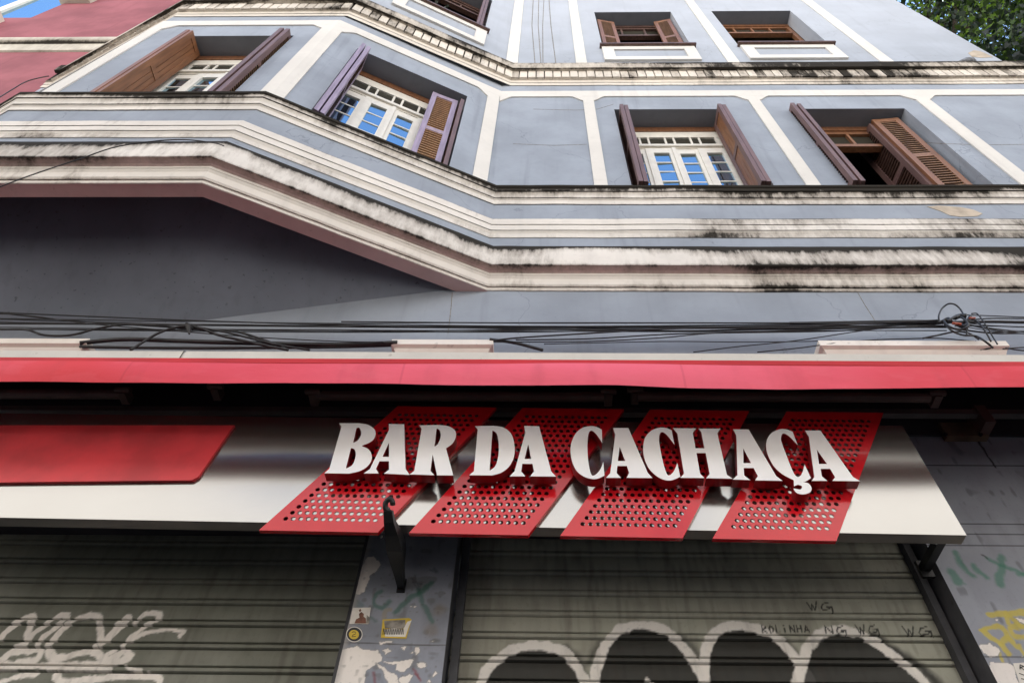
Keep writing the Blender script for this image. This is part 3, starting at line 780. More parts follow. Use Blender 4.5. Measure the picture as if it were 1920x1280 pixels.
def fn_rightp(pt):
    P = pt.P; q = lambda s2: lp(s2, 1780, 1000, 4.571, 0)
    pt.blend(.5*ss(vnoise(P, .15, 31), .4, .8), (.24, .25, .29)); pt.blend(.5*ss(vnoise(P*np.array([1, .4]), .03, 32), .75, .95), (.10, .10, .11))
    g = (.04, .19, .12); y = (.52, .43, .10); peel = (.80, .74, .69)
    for s2, r in [([(50, 160), (90, 250), (150, 320), (210, 360)], .013), ([(15, 330), (60, 400), (85, 415)], .022), ([(210, 270), (250, 320), (330, 375)], .013), ([(330, 215), (400, 250), (520, 300), (640, 345), (760, 380)], .011), ([(455, 200), (440, 320), (435, 430)], .018), ([(580, 350), (700, 362)], .009), ([(760, 200), (800, 330), (900, 380)], .012)]:
        pt.stroke(q(s2), r, g, .62, .010)
    pt.stroke(q([(285, 185), (330, 215)]), .004, (.02, .02, .02), .9)
    for s2, r in [([(345, 690), (490, 682), (640, 675), (800, 670)], .015), ([(490, 682), (512, 770)], .012), ([(520, 700), (610, 790)], .012), ([(285, 830), (320, 805), (440, 800), (500, 880), (570, 965)], .013), ([(285, 830), (350, 890), (440, 950), (520, 1030)], .013), ([(440, 950), (500, 890)], .012), ([(720, 800), (600, 788), (535, 815), (535, 850), (570, 885), (680, 870), (740, 820)], .013), ([(420, 1000), (450, 1050), (470, 1110)], .006), ([(600, 950), (640, 1040)], .010), ([(800, 800), (900, 950)], .013), ([(700, 900), (720, 1010)], .008)]:
        pt.stroke(q(s2), r, y, .9, .005)
    for poly in ([(270, 970), (340, 945), (430, 990), (420, 1030), (350, 1055), (290, 1020)], [(345, 1100), (480, 1095), (540, 1130), (600, 1280), (640, 1500), (420, 1500), (400, 1280), (350, 1150)], [(385, 730), (420, 735), (410, 750)], [(560, 718), (620, 722), (700, 760), (640, 765)], [(595, 1045), (625, 1050), (610, 1062)]):
        pt.fill(q(poly), peel, .95, edge=.006, ecol=(.3, .29, .28))
    for v, x0 in ((982, 1700), (1001, 1700), (1022, 1700), (873, 1700)):
        z = U(1840, v, 0).z; pt.blend(.9*(1-ss(np.abs(P[:, 1]-z), .002, .005)), (.03, .03, .035))
    zz = U(1840, 1222+8, 0).z; pt.blend(.6*(1-ss(np.abs(P[:, 1]-zz), .002, .005)), (.06, .06, .06))
    pt.stroke(UXZ([(1832, 826), (1866, 875)], 0), .006, (.02, .02, .02), .9, .003, curve=False)
def flat(X, Z): return np.zeros_like(X)
def side(m_, x, x2=None): pass
PB = (.27, .285, .33)
o = paint_sheet(np.arange(-.886, -.4265, .0035), np.arange(2.95, 4.02, .0035), flat, {'base': PB, 'fn': fn_mid}, 'pillar', M['pillar'], B)
label(o, 'narrow pillar between the two roller shutters, its paint peeling')
m_ = MB()
for x in (-.886, -.4283): m_.face([(x, 0, 0), (x, .2, 0), (x, .2, 4.02), (x, 0, 4.02)])
m_.face([(-.886, 0, 0), (-.4283, 0, 0), (-.4283, 0, 2.95), (-.886, 0, 2.95)])
m_.build('jamb', M['rail'], o)
o = paint_sheet(np.arange(1.94, 3.30, .004), np.arange(2.95, 4.62, .004), lambda X, Z: np.zeros_like(X)-.003*(Z > 4.02), {'base': (.31, .325, .37), 'fn': fn_rightp}, 'pillar', M['pillar'], B)
label(o, 'wide pillar right of the shutters with green and yellow graffiti')
m_ = MB()
for x in (1.94,): m_.face([(x, 0, 0), (x, .2, 0), (x, .2, 4.02), (x, 0, 4.02)])
m_.face([(1.94, 0, 0), (8.4, 0, 0), (8.4, 0, 2.95), (1.94, 0, 2.95)]); m_.face([(3.29, .001, 2.95), (8.4, .001, 2.95), (8.4, .001, 4.02), (3.29, .001, 4.02)])
m_.build('jamb', M['rail'], o)
m_ = MB(); m_.box(FR0, -3.9, -3.30, -.2, 0, 0, 4.02); m_.build('pillar', M['wall'], B)
m_ = MB(); m_.face([(-8.2, .05, 0), (-3.9, .05, 0), (-3.9, .05, 4.02), (-8.2, .05, 4.02)]); m_.build('shop_wall', M['wall'], B)

# capitals above the awning
def capital(x0, x1):
    e = .135; zt = zv(637, -e); m_ = MB()
    for a, b, q in ((.0, .07, .05), (.07, .12, .02), (.12, .135, .0)): pass
    prof = [(.05, zt-.32), (.05, zt-.22), (.075, zt-.20), (.075, zt-.115), (.10, zt-.105), (.115, zt-.075), (.105, zt-.07), (.135, zt-.055), (.135, zt-.003), (.12, zt+.008), (0, zt+.012)]
    for (e0, za), (e1, zb_) in zip(prof, prof[1:]):
        f0, f1 = e0-.135, e1-.135
        c0 = [(x0-f0, 0), (x0-f0, -e0), (x1+f0, -e0), (x1+f0, 0)]; c1 = [(x0-f1, 0), (x0-f1, -e1), (x1+f1, -e1), (x1+f1, 0)]
        for k in range(3):
            m_.face([(*c0[k], za), (*c0[k+1], za), (*c1[k+1], zb_), (*c1[k], zb_)])
    m_.build('capital', M['capital'], B, recalc=False)
capital(-1.005, -.325); capital(-3.75, -3.055); capital(1.83, 3.06)

# ================================================================== sign
SG = -.35
tilt = -.0136
def fr_sign(s, d, z): return Vector((s, -d, z + tilt*s))
S = empty('bar_sign', (.2, SG, 3.66), 'long brushed-metal sign with red perforated panels and raised white letters BAR DA CACHAÇA', 'shop sign')
m_ = MB()
zb0, zb1 = 3.675, 4.379
m_.prism(fr_sign, [(-3.25, zb0), (1.915, zb0), (1.908, zb1), (-3.25, zb1)], .285, .35, 0, 1)
m_.build('backing_panel', [M['metal'], M['greybar']], S)
for x in (-2.6, -1.5, -.2, 1.0, 1.75):
    m_ = MB(); m_.box(fr_sign, x-.02, x+.02, .0, .284, zb1-.12, zb1-.08); m_.build('support_arm', M['iron'], S)
m_ = MB(); q = U(1758, 1020, -.2)
m_.box(FR0, q.x-.02, q.x+.02, .02, .29, q.z-.02, q.z+.02); m_.box(FR0, q.x-.03, q.x+.03, .0, .02, q.z-.05, q.z+.04)
m_.build('mounting_bracket', M['iron'], S)

# perforated panels
pz0, pz1 = 3.612, 4.452
def perforated(xb0, xb1, xt0, xt1):
    m_ = MB(); dF, dB = .374, .3515
    PT = lambda u, v: (xb0+(xb1-xb0)*u + ((xt0+(xt1-xt0)*u)-(xb0+(xb1-xb0)*u))*v, pz0+(pz1-pz0)*v)
    nu, nv = 13, 21; mu, mv0, mv1 = .085, .06, .06
    nseg = 12
    us = [0]+[mu+(1-2*mu)*i/nu for i in range(nu+1)]+[1]
    vs = [0]+[mv0+(1-mv0-mv1)*j/nv for j in range(nv+1)]+[1]
    rad = .0113
    for j in range(len(vs)-1):
        for i in range(len(us)-1):
            c4 = [PT(us[i], vs[j]), PT(us[i+1], vs[j]), PT(us[i+1], vs[j+1]), PT(us[i], vs[j+1])]
            if i == 0 or i == nu+1 or j == 0 or j == nv+1:
                m_.face([fr_sign(x, dF, z) for x, z in c4], 0); continue
            cx_ = sum(p[0] for p in c4)/4; cz_ = sum(p[1] for p in c4)/4
            outer = []; inner = []
            for k in range(nseg):
                a = 2*math.pi*k/nseg; dx, dz = math.cos(a), math.sin(a)
                best = 9
                for n in range(4):
                    p, q2 = c4[n], c4[(n+1) % 4]
                    ex, ez = q2[0]-p[0], q2[1]-p[1]; den = dx*ez-dz*ex
                    if abs(den) < 1e-9: continue
                    t_ = ((p[0]-cx_)*ez-(p[1]-cz_)*ex)/den; u_ = ((p[0]-cx_)*dz-(p[1]-cz_)*dx)/den
                    if t_ > 0 and -1e-6 <= u_ <= 1+1e-6: best = min(best, t_)
                outer.append((cx_+dx*best, cz_+dz*best)); inner.append((cx_+dx*rad, cz_+dz*rad))
            # make sure the corners of the cell are part of the ring
            ring = [(math.atan2(z-cz_, x-cx_) % (2*math.pi), 0, (x, z)) for x, z in c4]
            ring += [(2*math.pi*k/nseg, 1, outer[k]) for k in range(nseg)]
            ring.sort(key=lambda r_: (r_[0], r_[1]))
            pts = [r_[2] for r_ in ring]; angs = [r_[0] for r_ in ring]
            inn = [(cx_+rad*math.cos(a), cz_+rad*math.sin(a)) for a in angs]
            n = len(pts)
            iv = [m_.vert(fr_sign(x, dF, z)) for x, z in inn]; ov = [m_.vert(fr_sign(x, dF, z)) for x, z in pts]; bv = [m_.vert(fr_sign(x, dF-.006, z)) for x, z in inn]
            for k in range(n):
                l = (k+1) % n
                m_.f.append([iv[k], ov[k], ov[l], iv[l]]); m_.m.append(0)
                m_.f.append([bv[k], iv[k], iv[l], bv[l]]); m_.m.append(1)
    cs = [PT(0, 0), PT(1, 0), PT(1, 1), PT(0, 1)]
    for k in range(4):
        p, q2 = cs[k], cs[(k+1) % 4]
        m_.face([fr_sign(p[0], dB, p[1]), fr_sign(q2[0], dB, q2[1]), fr_sign(q2[0], dF, q2[1]), fr_sign(p[0], dF, p[1])], 2)
    return m_.build('perforated_panel', [M['redpanel'], M['redside'], M['redpanel']], S, recalc=False)
perforated(-1.285, -.741, -.789, -.249)
perforated(-.600, -.061, -.105, .445)
perforated(.083, .630, .585, 1.117)
perforated(.762, 1.309, 1.316, 1.830)

# letters: outlines measured on each glyph, laid out on the sign face
LY = -.45
def crv(pts): return smooth(pts, 5)
def glyph(fullpts, ox, oy, k):
    """list of loops; each loop is a list of runs, 'c' runs are smoothed curves"""
    loops = []
    for loop in fullpts:
        out = []
        for kind, pts in loop:
            q = [(ox+a/k, oy+b/k) for a, b in pts]
            out += smooth(q, 6) if kind == 'c' else q
        loops.append(UXZ(out, LY))
    return loops
K1 = 7.385
LET = []
LET.append(('B', glyph([[('l', [(60, 862), (130, 800), (297, 215), (262, 170), (545, 170)]), ('c', [(545, 170), (660, 190), (745, 245), (770, 310), (745, 390), (680, 440), (585, 478)]), ('c', [(585, 490), (670, 530), (715, 610), (705, 700), (640, 780), (540, 835), (400, 866)])],
                        [('l', [(460, 440)]), ('l', [(505, 240)]), ('c', [(505, 240), (545, 235), (570, 290), (560, 350), (520, 410), (460, 440)])],
                        [('l', [(358, 796), (428, 515)]), ('c', [(428, 515), (475, 530), (495, 590), (480, 680), (440, 755), (358, 796)])]], 600, 770, K1)))
A1 = [[('l', [(605, 864), (690, 805), (955, 262), (952, 180), (1165, 184), (1185, 800), (1240, 884), (885, 866), (955, 812), (955, 696), (825, 696), (775, 800), (812, 864)])],
      [('l', [(865, 634), (955, 634), (955, 440)])]]
LET.append(('A', glyph(A1, 600, 770, K1)))
LET.append(('R', glyph([[('l', [(1240, 878), (1305, 828), (1407, 245), (1368, 198), (1660, 194)]), ('c', [(1660, 194), (1790, 215), (1870, 275), (1880, 360), (1835, 450), (1745, 518)]), ('l', [(1845, 892), (1620, 890), (1560, 600), (1530, 830), (1585, 888)])],
                        [('l', [(1585, 492), (1615, 245)]), ('c', [(1615, 245), (1655, 265), (1672, 330), (1655, 410), (1620, 470), (1585, 492)])]], 600, 770, K1)))
K2 = 6.4
LET.append(('D', glyph([[('l', [(128, 770), (183, 722), (228, 222), (195, 182), (420, 178)]), ('c', [(420, 178), (540, 200), (630, 275), (668, 400), (665, 540), (610, 660), (510, 740), (400, 772)])],
                        [('l', [(370, 715), (405, 235)]), ('c', [(405, 235), (455, 270), (480, 380), (475, 540), (440, 660), (370, 715)])]], 860, 770, K2)))
LET.append(('A', glyph([[('l', [(610, 784), (670, 724), (800, 262), (786, 178), (965, 184), (1110, 724), (1168, 786), (858, 784), (905, 724), (885, 634), (765, 634), (750, 724), (800, 784)])],
                        [('l', [(790, 575), (870, 575), (835, 400)])]], 860, 770, K2)))
def C_(pts_out, pts_in): return None
LET.append(('C', glyph([[('c', [(1722, 385), (1718, 225)]), ('c', [(1718, 225), (1650, 190), (1580, 182), (1480, 205), (1395, 285), (1345, 420), (1355, 580), (1410, 710), (1500, 785), (1600, 815), (1680, 808), (1750, 775)]), ('l', [(1735, 610)]), ('c', [(1735, 610), (1700, 700), (1640, 765), (1590, 760), (1555, 600), (1545, 400), (1560, 270), (1600, 238), (1660, 290), (1722, 385)])]], 860, 770, K2)))
LET.append(('A', glyph([[('l', [(105, 802), (155, 745), (215, 285), (188, 204), (372, 204), (605, 742), (662, 804), (350, 802), (382, 745), (355, 660), (240, 660), (232, 745), (285, 802)])],
                        [('l', [(245, 600), (335, 600), (268, 430)])]], 1120, 770, K2)))
LET.append(('C', glyph([[('l', [(925, 405), (892, 232)]), ('c', [(892, 232), (830, 205), (750, 200), (650, 235), (575, 320), (550, 440), (565, 570), (620, 690), (710, 780), (800, 825), (890, 832), (995, 790)]), ('l', [(960, 625)]), ('c', [(960, 625), (920, 720), (865, 772), (830, 745), (790, 620), (750, 430), (742, 310), (770, 255), (830, 285), (925, 405)])]], 1120, 770, K2)))
LET.append(('H', glyph([[('l', [(995, 802), (1040, 752), (960, 270), (905, 206), (1185, 210), (1145, 265), (1178, 447), (1285, 447), (1248, 258), (1215, 212), (1478, 212), (1440, 268), (1555, 765), (1625, 812), (1305, 806), (1348, 755), (1300, 505), (1190, 505), (1232, 752), (1285, 804)])]], 1120, 770, K2)))
LET.append(('A', glyph([[('l', [(88, 822), (145, 770), (132, 295), (92, 220), (280, 222), (610, 780), (688, 838), (358, 832), (390, 780), (340, 684), (220, 684), (228, 775), (300, 828)])],
                        [('l', [(218, 625), (308, 625), (215, 450)])]], 1360, 770, K2)))
LET.append(('Ç', glyph([[('l', [(868, 410), (808, 250)]), ('c', [(808, 250), (740, 222), (660, 218), (560, 260), (500, 345), (490, 440), (515, 540), (580, 660), (680, 755), (820, 830)]), ('l', [(825, 905)]), ('c', [(825, 905), (870, 885), (920, 905), (900, 940), (820, 932), (860, 985), (940, 1000), (1015, 975), (1035, 925), (1000, 870), (930, 850), (890, 848)]), ('c', [(890, 848), (960, 845), (1028, 805)]), ('l', [(950, 640)]), ('c', [(950, 640), (925, 740), (880, 790), (830, 760), (775, 640), (710, 470), (668, 340), (690, 272), (760, 300), (868, 410)])]], 1360, 770, K2)))
LET.append(('A', glyph([[('l', [(1035, 838), (1068, 792), (1002, 310), (955, 234), (1140, 234), (1530, 790), (1618, 842), (1282, 838), (1318, 795), (1258, 694), (1142, 694), (1160, 785), (1225, 838)])],
                        [('l', [(1125, 635), (1220, 635), (1098, 465)])]], 1360, 770, K2)))
for ch, loops in LET:
    cu_ = bpy.data.curves.new('letter', 'CURVE'); cu_.dimensions = '2D'; cu_.fill_mode = 'BOTH'; cu_.extrude = .028
    for lo in loops:
        lo2 = [lo[0]]
        for p in lo[1:]:
            if abs(p[0]-lo2[-1][0])+abs(p[1]-lo2[-1][1]) > .0012: lo2.append(p)
        if abs(lo2[0][0]-lo2[-1][0])+abs(lo2[0][1]-lo2[-1][1]) < .0012: lo2.pop()
        sp = cu_.splines.new('POLY'); sp.points.add(len(lo2)-1)
        for p, (x, z) in zip(sp.points, lo2): p.co = (x, z, 0, 1)
        sp.use_cyclic_u = True
    tmp = bpy.data.objects.new('tmp', cu_); COL.objects.link(tmp)
    dg_ = bpy.context.evaluated_depsgraph_get()
    me = bpy.data.meshes.new_from_object(tmp.evaluated_get(dg_))
    bpy.data.objects.remove(tmp)
    off = BASE[S]
    me.materials.clear(); me.materials.append(M['letter']); me.materials.append(M['redside'])
    for v in me.vertices: v.co = Vector((v.co.x-off.x, LY+.028-v.co.z-off.y, v.co.y-off.z))
    for p in me.polygons: p.material_index = 0 if (abs(p.normal.y) > .7 and p.center.y+off.y < LY+.02) else 1
    me.update()
    o = bpy.data.objects.new('letter', me); COL.objects.link(o); o.parent = S
# plain red plaque on the left part of the sign
m_ = MB()
m_.prism(FR0, UXZ([(-90, 797), (440, 797), (432, 806), (372, 893), (360, 900), (-90, 905)], -.365), .351, .366)
m_.build('plaque', M['redplaque'], S)

# ================================================================== awning
AY = -.70
aw = empty('shop_awning', (0, AY, 4.6), 'retracted red fabric awning in a long cream cassette above the sign', 'awning')
XL, XR = -5.2, 5.2
def aline(v0, v1, y):
    a = U(0, v0, y); b = U(1920, v1, y)
    return lambda x: a.z+(b.z-a.z)*(x-a.x)/(b.x-a.x)
zt_, zb_ = aline(654, 662.5, AY), aline(673, 681.5, AY)
m_ = MB()
prof = [(-.56, 'b', .01), (-.685, 'b', -.0), (-.70, 'b', .008), (-.70, 't', -.012), (-.685, 't', 0), (-.56, 't', .0)]
seams = [XL, U(343, 660, AY).x, U(348, 660, AY).x, XR]
for x0, x1 in zip(seams, seams[1:]):
    dent = .006 if x1-x0 < .1 else 0
    for (y0, k0, o0), (y1, k1, o1) in zip(prof, prof[1:]+prof[:1]):
        zz = lambda k, o, x: (zb_(x) if k == 'b' else zt_(x))+o
        m_.face([(x0, y0+dent, zz(k0, o0, x0)), (x1, y0+dent, zz(k0, o0, x1)), (x1, y1+dent, zz(k1, o1, x1)), (x0, y1+dent, zz(k1, o1, x0))])
m_.build('cassette', M['cassette'], aw)
m_ = MB()
for k in range(40):
    x0, x1 = XL+(XR-XL)*k/40, XL+(XR-XL)*(k+1)/40
    m_.face([(x0, -.57, zt_(x0)-.01), (x1, -.57, zt_(x1)-.01), (x1, .01, zt_(x1)+.55), (x0, .01, zt_(x0)+.55)])
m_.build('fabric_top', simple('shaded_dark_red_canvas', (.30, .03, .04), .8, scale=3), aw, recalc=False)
# valance with a slack lower edge
keys = [(-200, 717), (0, 718), (300, 719), (600, 721), (900, 723.5), (1150, 725), (1290, 729), (1450, 731), (1620, 731.5), (1780, 729.5), (1920, 727), (2200, 726)]
kx = [U(a, b, AY).x for a, b in keys]; kz = [U(a, b, AY).z for a, b in keys]
m_ = MB(); nX, nZ = 220, 10; idx = []
for j in range(nZ+1):
    row = []
    for i in range(nX+1):
        x = XL+(XR-XL)*i/nX; v = j/nZ
        zb2 = float(np.interp(x, kx, kz)) + .001*math.sin(x*5.1)
        z = (zb_(x)-.004)*(1-v)+zb2*v
        y = AY-.008-.012*math.sin(v*math.pi)*(.6+.4*math.sin(x*2.3+1)) - .003*v*math.sin(x*4.3+.5*math.sin(x*2.1)) - .001*math.sin(x*11+v*4)*v
        row.append(m_.vert((x, y, z)))
    idx.append(row)
for j in range(nZ):
    for i in range(nX): m_.f.append([idx[j][i], idx[j][i+1], idx[j+1][i+1], idx[j+1][i]]); m_.m.append(0)
m_.build('valance', M['fabric'], aw, smooth=True, recalc=False)
m_ = MB()
for k in range(60):
    x0, x1 = XL+(XR-XL)*k/60, XL+(XR-XL)*(k+1)/60
    m_.face([(x0, AY-.012, zb_(x0)-.034), (x1, AY-.012, zb_(x1)-.034), (x1, AY-.015, zb_(x1)-.003), (x0, AY-.015, zb_(x0)-.003)])
    m_.face([(x0, AY-.012, zb_(x0)-.034), (x1, AY-.012, zb_(x1)-.034), (x1, AY-.004, zb_(x1)-.036), (x0, AY-.004, zb_(x0)-.036)])
m_.build('hem', M['redhem'], aw, recalc=False)
m_ = MB()
for px0, px1, v0, v1, y in ((-200, 228, 738, 739, -.26), (585, 1132, 741, 744, -.26), (1195, 1742, 743, 745, -.26)):
    m_2 = MB(); a = U(px0, v0, y); b = U(px1, v1, y); m_2.tube([a, b], .030, 10); m_2.build('folding_arm', M['redbar'], aw)
for px, v in ((236, 742), (590, 745), (408, 735), (1140, 745), (1190, 742), (1752, 748)):
    q = U(px, v, -.24); m_2 = MB(); m_2.box(FR0, q.x-.022, q.x+.022, .20, .285, q.z-.032, q.z+.03); m_2.tube([(q.x-.045, -.285, q.z), (q.x+.045, -.285, q.z)], .018, 8); m_2.build('arm_joint', M['redbar'], aw)
a = U(-200, 768, -.12); b = U(2100, 777, -.12); m_2 = MB(); m_2.box(lambda s, d, z: Vector((s, -d, a.z+(b.z-a.z)*(s-a.x)/(b.x-a.x)+z)), a.x, b.x, .10, .14, -.02, .02); m_2.build('torsion_bar', M['greybar'], aw)
q0 = U(1758, 796, -.03); q1 = U(1853, 822, -.03); m_2 = MB(); m_2.box(FR0, q0.x, q1.x, .004, .05, q1.z, q0.z); m_2.build('wall_plate', M['wood'], aw)
for px in (1772, 1838):
    q = U(px, 815, -.052); m_2 = MB(); m_2.tube([(q.x, -.05, q.z), (q.x, -.062, q.z)], .012, 8); m_2.build('bolt', M['iron'], aw)
q = U(1838, 782, -.1); m_2 = MB(); m_2.box(FR0, q.x-.03, q.x+.03, .02, .15, q.z-.09, q.z+.05); m_2.build('wall_bracket', M['redbar'], aw)

# ================================================================== iron hook on the pillar
hk = empty('iron_hook', (-.672, 0, 3.58), 'black wrought-iron hook sticking out from the narrow pillar in front of the sign', 'hook')
m_ = MB()
hx = -.672
def ribbon(pts, widths, th, xo):
    P = [Vector((0, a, b)) for a, b in pts]
    n = len(P); rings = []
    for i in range(n):
        d = (P[min(n-1, i+1)]-P[max(0, i-1)]).normalized(); nn = Vector((0, -d.z, d.y))
        wv = widths[i]; t_ = th[i]
        c4 = [P[i]+nn*wv, P[i]-nn*wv]; hx_ = hx+xo[i]
        rings.append([m_.vert((hx_-t_, c4[0].y, c4[0].z)), m_.vert((hx_+t_, c4[0].y, c4[0].z)), m_.vert((hx_+t_, c4[1].y, c4[1].z)), m_.vert((hx_-t_, c4[1].y, c4[1].z))])
    for r1_, r2_ in zip(rings, rings[1:]):
        for k in range(4): m_.f.append([r1_[k], r1_[(k+1) % 4], r2_[(k+1) % 4], r2_[k]]); m_.m.append(0)
    m_.f.append(rings[0][::-1]); m_.m.append(0); m_.f.append(rings[-1]); m_.m.append(0)
ribbon([(-.0, 3.60), (-.12, 3.60), (-.22, 3.605), (-.32, 3.60), (-.40, 3.605), (-.45, 3.625), (-.485, 3.655)],
       [.026, .032, .040, .040, .028, .018, .014], [.014, .020, .031, .036, .030, .022, .019], [0, .003, .008, .010, .004, -.006, -.012])
m_.build('arm', M['iron'], hk)
m_ = MB()
ring = [(hx-.012+.017*math.cos(a), -.495-.012*math.sin(a), 3.678+.024*math.sin(a)) for a in [k*2*math.pi/14 for k in range(13)]]
m_.tube(ring, .0125, 8); m_.build('end_ring', M['iron'], hk, smooth=True)
m_ = MB(); m_.box(FR0, hx-.02, hx+.02, .001, .010, 3.560, 3.63); m_.build('wall_plate', M['iron'], hk)
m_ = MB(); m_.tube([(hx-.035, -.40, 3.58), (hx-.035, -.42, 3.56), (hx-.03, -.43, 3.575), (hx-.03, -.41, 3.60)], .005, 6); m_.build('small_ring', M['iron'], hk)

# ================================================================== stickers on the pillar
def sticker(name, pts, lab, mats, build):
    m_ = MB(); q = UXZ(pts, 0); m_.prism(FR0, q, .0012, .0026)
    o = m_.build(name, mats, None); label(o, lab, 'sticker'); build(o); return o
def flatpart(o, name, px, mat, d):
    m_ = MB(); m_.prism(FR0, UXZ(px, 0), .0026, d); p = m_.build(name, mat, None); p.parent = o; return p
def b1(o):
    q = lambda s2: [(600+a/3.37, 900+b/3.37) for a, b in s2]
    flatpart(o, 'printed_figure', q([(218, 905), (228, 880), (250, 868), (246, 845), (262, 832), (278, 845), (276, 862), (290, 872), (292, 905)]), M['inkbrown'], .0032)
    flatpart(o, 'printed_spot', q([(246, 822), (256, 812), (262, 824), (252, 834)]), M['inkbrown'], .0032)
    flatpart(o, 'torn_edge', q([(292, 905), (296, 850), (316, 870), (312, 906)]), M['inkgrey'], .0032)
sticker('sticker', [(600+a/3.37, 900+b/3.37) for a, b in [(208, 806), (322, 804), (306, 908), (186, 908)]], 'white square sticker with a small brown figure at the left edge of the narrow pillar', M['paper'], b1)
def circ(cx, cy, rx, ry, n=24): return [(cx+rx*math.cos(2*math.pi*k/n), cy+ry*math.sin(2*math.pi*k/n)) for k in range(n)]
def b2(o):
    flatpart(o, 'dark_ring', circ(664.5, 1189, 14, 13), M['ink'], .0030)
    flatpart(o, 'yellow_disc', circ(663.8, 1189.5, 9.5, 8.8), M['yellow'], .0034)
    m_ = MB(); pts = [(660, 1185.5), (663, 1184.3), (667.5, 1185), (667, 1188), (661, 1191), (660, 1193.5), (667.5, 1193.3)]
    q = UXZ(pts, 0); m_.tube([(x, -.0036, z) for x, z in q], .0016, 5); p = m_.build('number', M['ink'], None); p.parent = o
sticker('sticker', circ(664.5, 1189, 15.5, 14.5), 'round yellow and black sticker with a number 2 on the narrow pillar', M['paper'], b2)
def b3(o):
    q = lambda s2: [(600+a/3.37, 900+b/3.37) for a, b in s2]
    flatpart(o, 'torn_print', q([(405, 888), (540, 882), (540, 925), (520, 940), (410, 935)]), M['inkgrey'], .0030)
    flatpart(o, 'torn_paper', q([(408, 945), (470, 935), (525, 945), (552, 895), (580, 885), (560, 930), (540, 990), (412, 988)]), M['paper'], .0034)
    m_ = MB()
    x = 398
    for k in range(9):
        for (a, b) in (((x, 975), (x+3, 938)), ((x, 955), (x+10, 950)), ((x+10, 975), (x+8, 940))):
            z = UXZ(q([a, b]), 0); m_.tube([(z[0][0], -.0040, z[0][1]), (z[1][0], -.0040, z[1][1])], .0013, 4)
        x += 15
    p = m_.build('scribbled_lettering', M['ink'], None); p.parent = o
sticker('sticker', [(600+a/3.37, 900+b/3.37) for a, b in [(396, 880), (562, 870), (580, 880), (545, 1000), (385, 995)]], 'torn sticker with yellow border and scribbled black lettering in the middle of the narrow pillar', M['yellow'], b3)
def b4(o):
    m_ = MB()
    for k, (a, b, c_, d_) in enumerate([(1912, 1246, 1912, 1254), (1912, 1246, 1919, 1249), (1919, 1249, 1913, 1251), (1913, 1251, 1920, 1256), (1910, 1262, 1926, 1268), (1914, 1272, 1932, 1276)]):
        z = UXZ([(a, b), (c_, d_)], 0); m_.tube([(z[0][0], -.004, z[0][1]), (z[1][0], -.004, z[1][1])], .0018, 4)
    p = m_.build('lettering', M['ink'], None); p.parent = o
o = sticker('paper_notice', [(1899, 1243), (1950, 1240), (1990, 1310), (1922, 1312)], 'white paper notice pasted low on the wide pillar at the right edge', M['paper'], b4); o['category'] = 'notice'

# ================================================================== cables
def cable(px, y, r, name='wall_cable', lab=None, grp=True, cat='cable'):
    pts = smooth(px, 6); ys = y if isinstance(y, (int, float)) else None
    m_ = MB(); P = [U(a, b, y + .006*math.sin(a*.013+b)) for a, b in pts]
    m_.tube(P, r*.85, 6)
    o = m_.build(name, M['rubber'], None, smooth=True)
    label(o, lab or 'thin black cable strung along the blue wall above the awning', cat, 'thin cables along the wall above the awning' if grp else None)
    return o
CY_ = -.10
for px, r in [([(-60, 582), (0, 585.7), (217, 595), (400, 602), (640, 609), (813, 611.5), (1240, 612), (1420, 611.5), (1600, 607), (1720, 604), (1780, 602)], .006),
           ([(-60, 585), (0, 587), (90, 597), (233, 608), (400, 617), (640, 618), (767, 621.7), (1013, 622), (1240, 616), (1440, 614), (1600, 611), (1770, 605)], .005),
           ([(-60, 606), (0, 607), (333, 608), (640, 611), (820, 614), (1240, 620), (1440, 616), (1600, 613), (1760, 607)], .006),
           ([(-60, 589), (40, 590), (160, 606), (300, 618), (480, 632), (640, 640), (720, 641)], .0045),
           ([(925, 638), (973, 633), (1067, 627), (1240, 617), (1400, 612), (1560, 609), (1760, 600)], .007),
           ([(967, 637), (1100, 635), (1240, 627), (1346, 624), (1545, 621), (1640, 616), (1750, 611)], .006),
           ([(925, 641), (1100, 640), (1240, 633), (1346, 624), (1560, 617), (1720, 612)], .005),
           ([(1020, 645), (1240, 640), (1380, 641), (1505, 640), (1560, 638)], .004),
           ([(1300, 660), (1380, 650), (1495, 638), (1630, 618), (1700, 612), (1780, 606)], .0045),
           ([(1420, 660), (1500, 652), (1560, 644), (1640, 637), (1700, 635), (1760, 634), (1830, 640)], .005),
           ([(1800, 590), (1860, 592), (1920, 594.5), (2000, 596)], .005),
           ([(1790, 604), (1850, 597), (1920, 597), (2000, 596)], .006),
           ([(1790, 611), (1860, 611), (1920, 613), (2000, 614)], .005),
           ([(1790, 615), (1850, 623), (1920, 621), (2000, 620)], .006),
           ([(1800, 618), (1860, 625), (1920, 625), (2000, 625)], .005),
           ([(1838, 657), (1870, 650), (1890, 653), (1920, 657), (1980, 660)], .006),
           ([(1880, 654), (1920, 651), (1980, 650)], .005)]:
    cable(px, CY_ - random.uniform(0, .07), r)
rw = random.Random(11)
for k in range(11):
    v0, v1 = rw.uniform(596, 640), rw.uniform(600, 622); sg = rw.uniform(2, 9); xs_ = [-60, 300, 640, 960, 1280, 1560, 1775]
    if k % 3 == 2: xs_ = xs_[2:]
    pts_ = [(x, v0+(v1-v0)*(x+60)/1835 + sg*math.sin(math.pi*(x+60)/1835) + rw.uniform(-1.5, 1.5)) for x in xs_]
    cable(pts_, CY_-rw.uniform(0, .07), rw.choice([.0035, .004, .005, .006]))
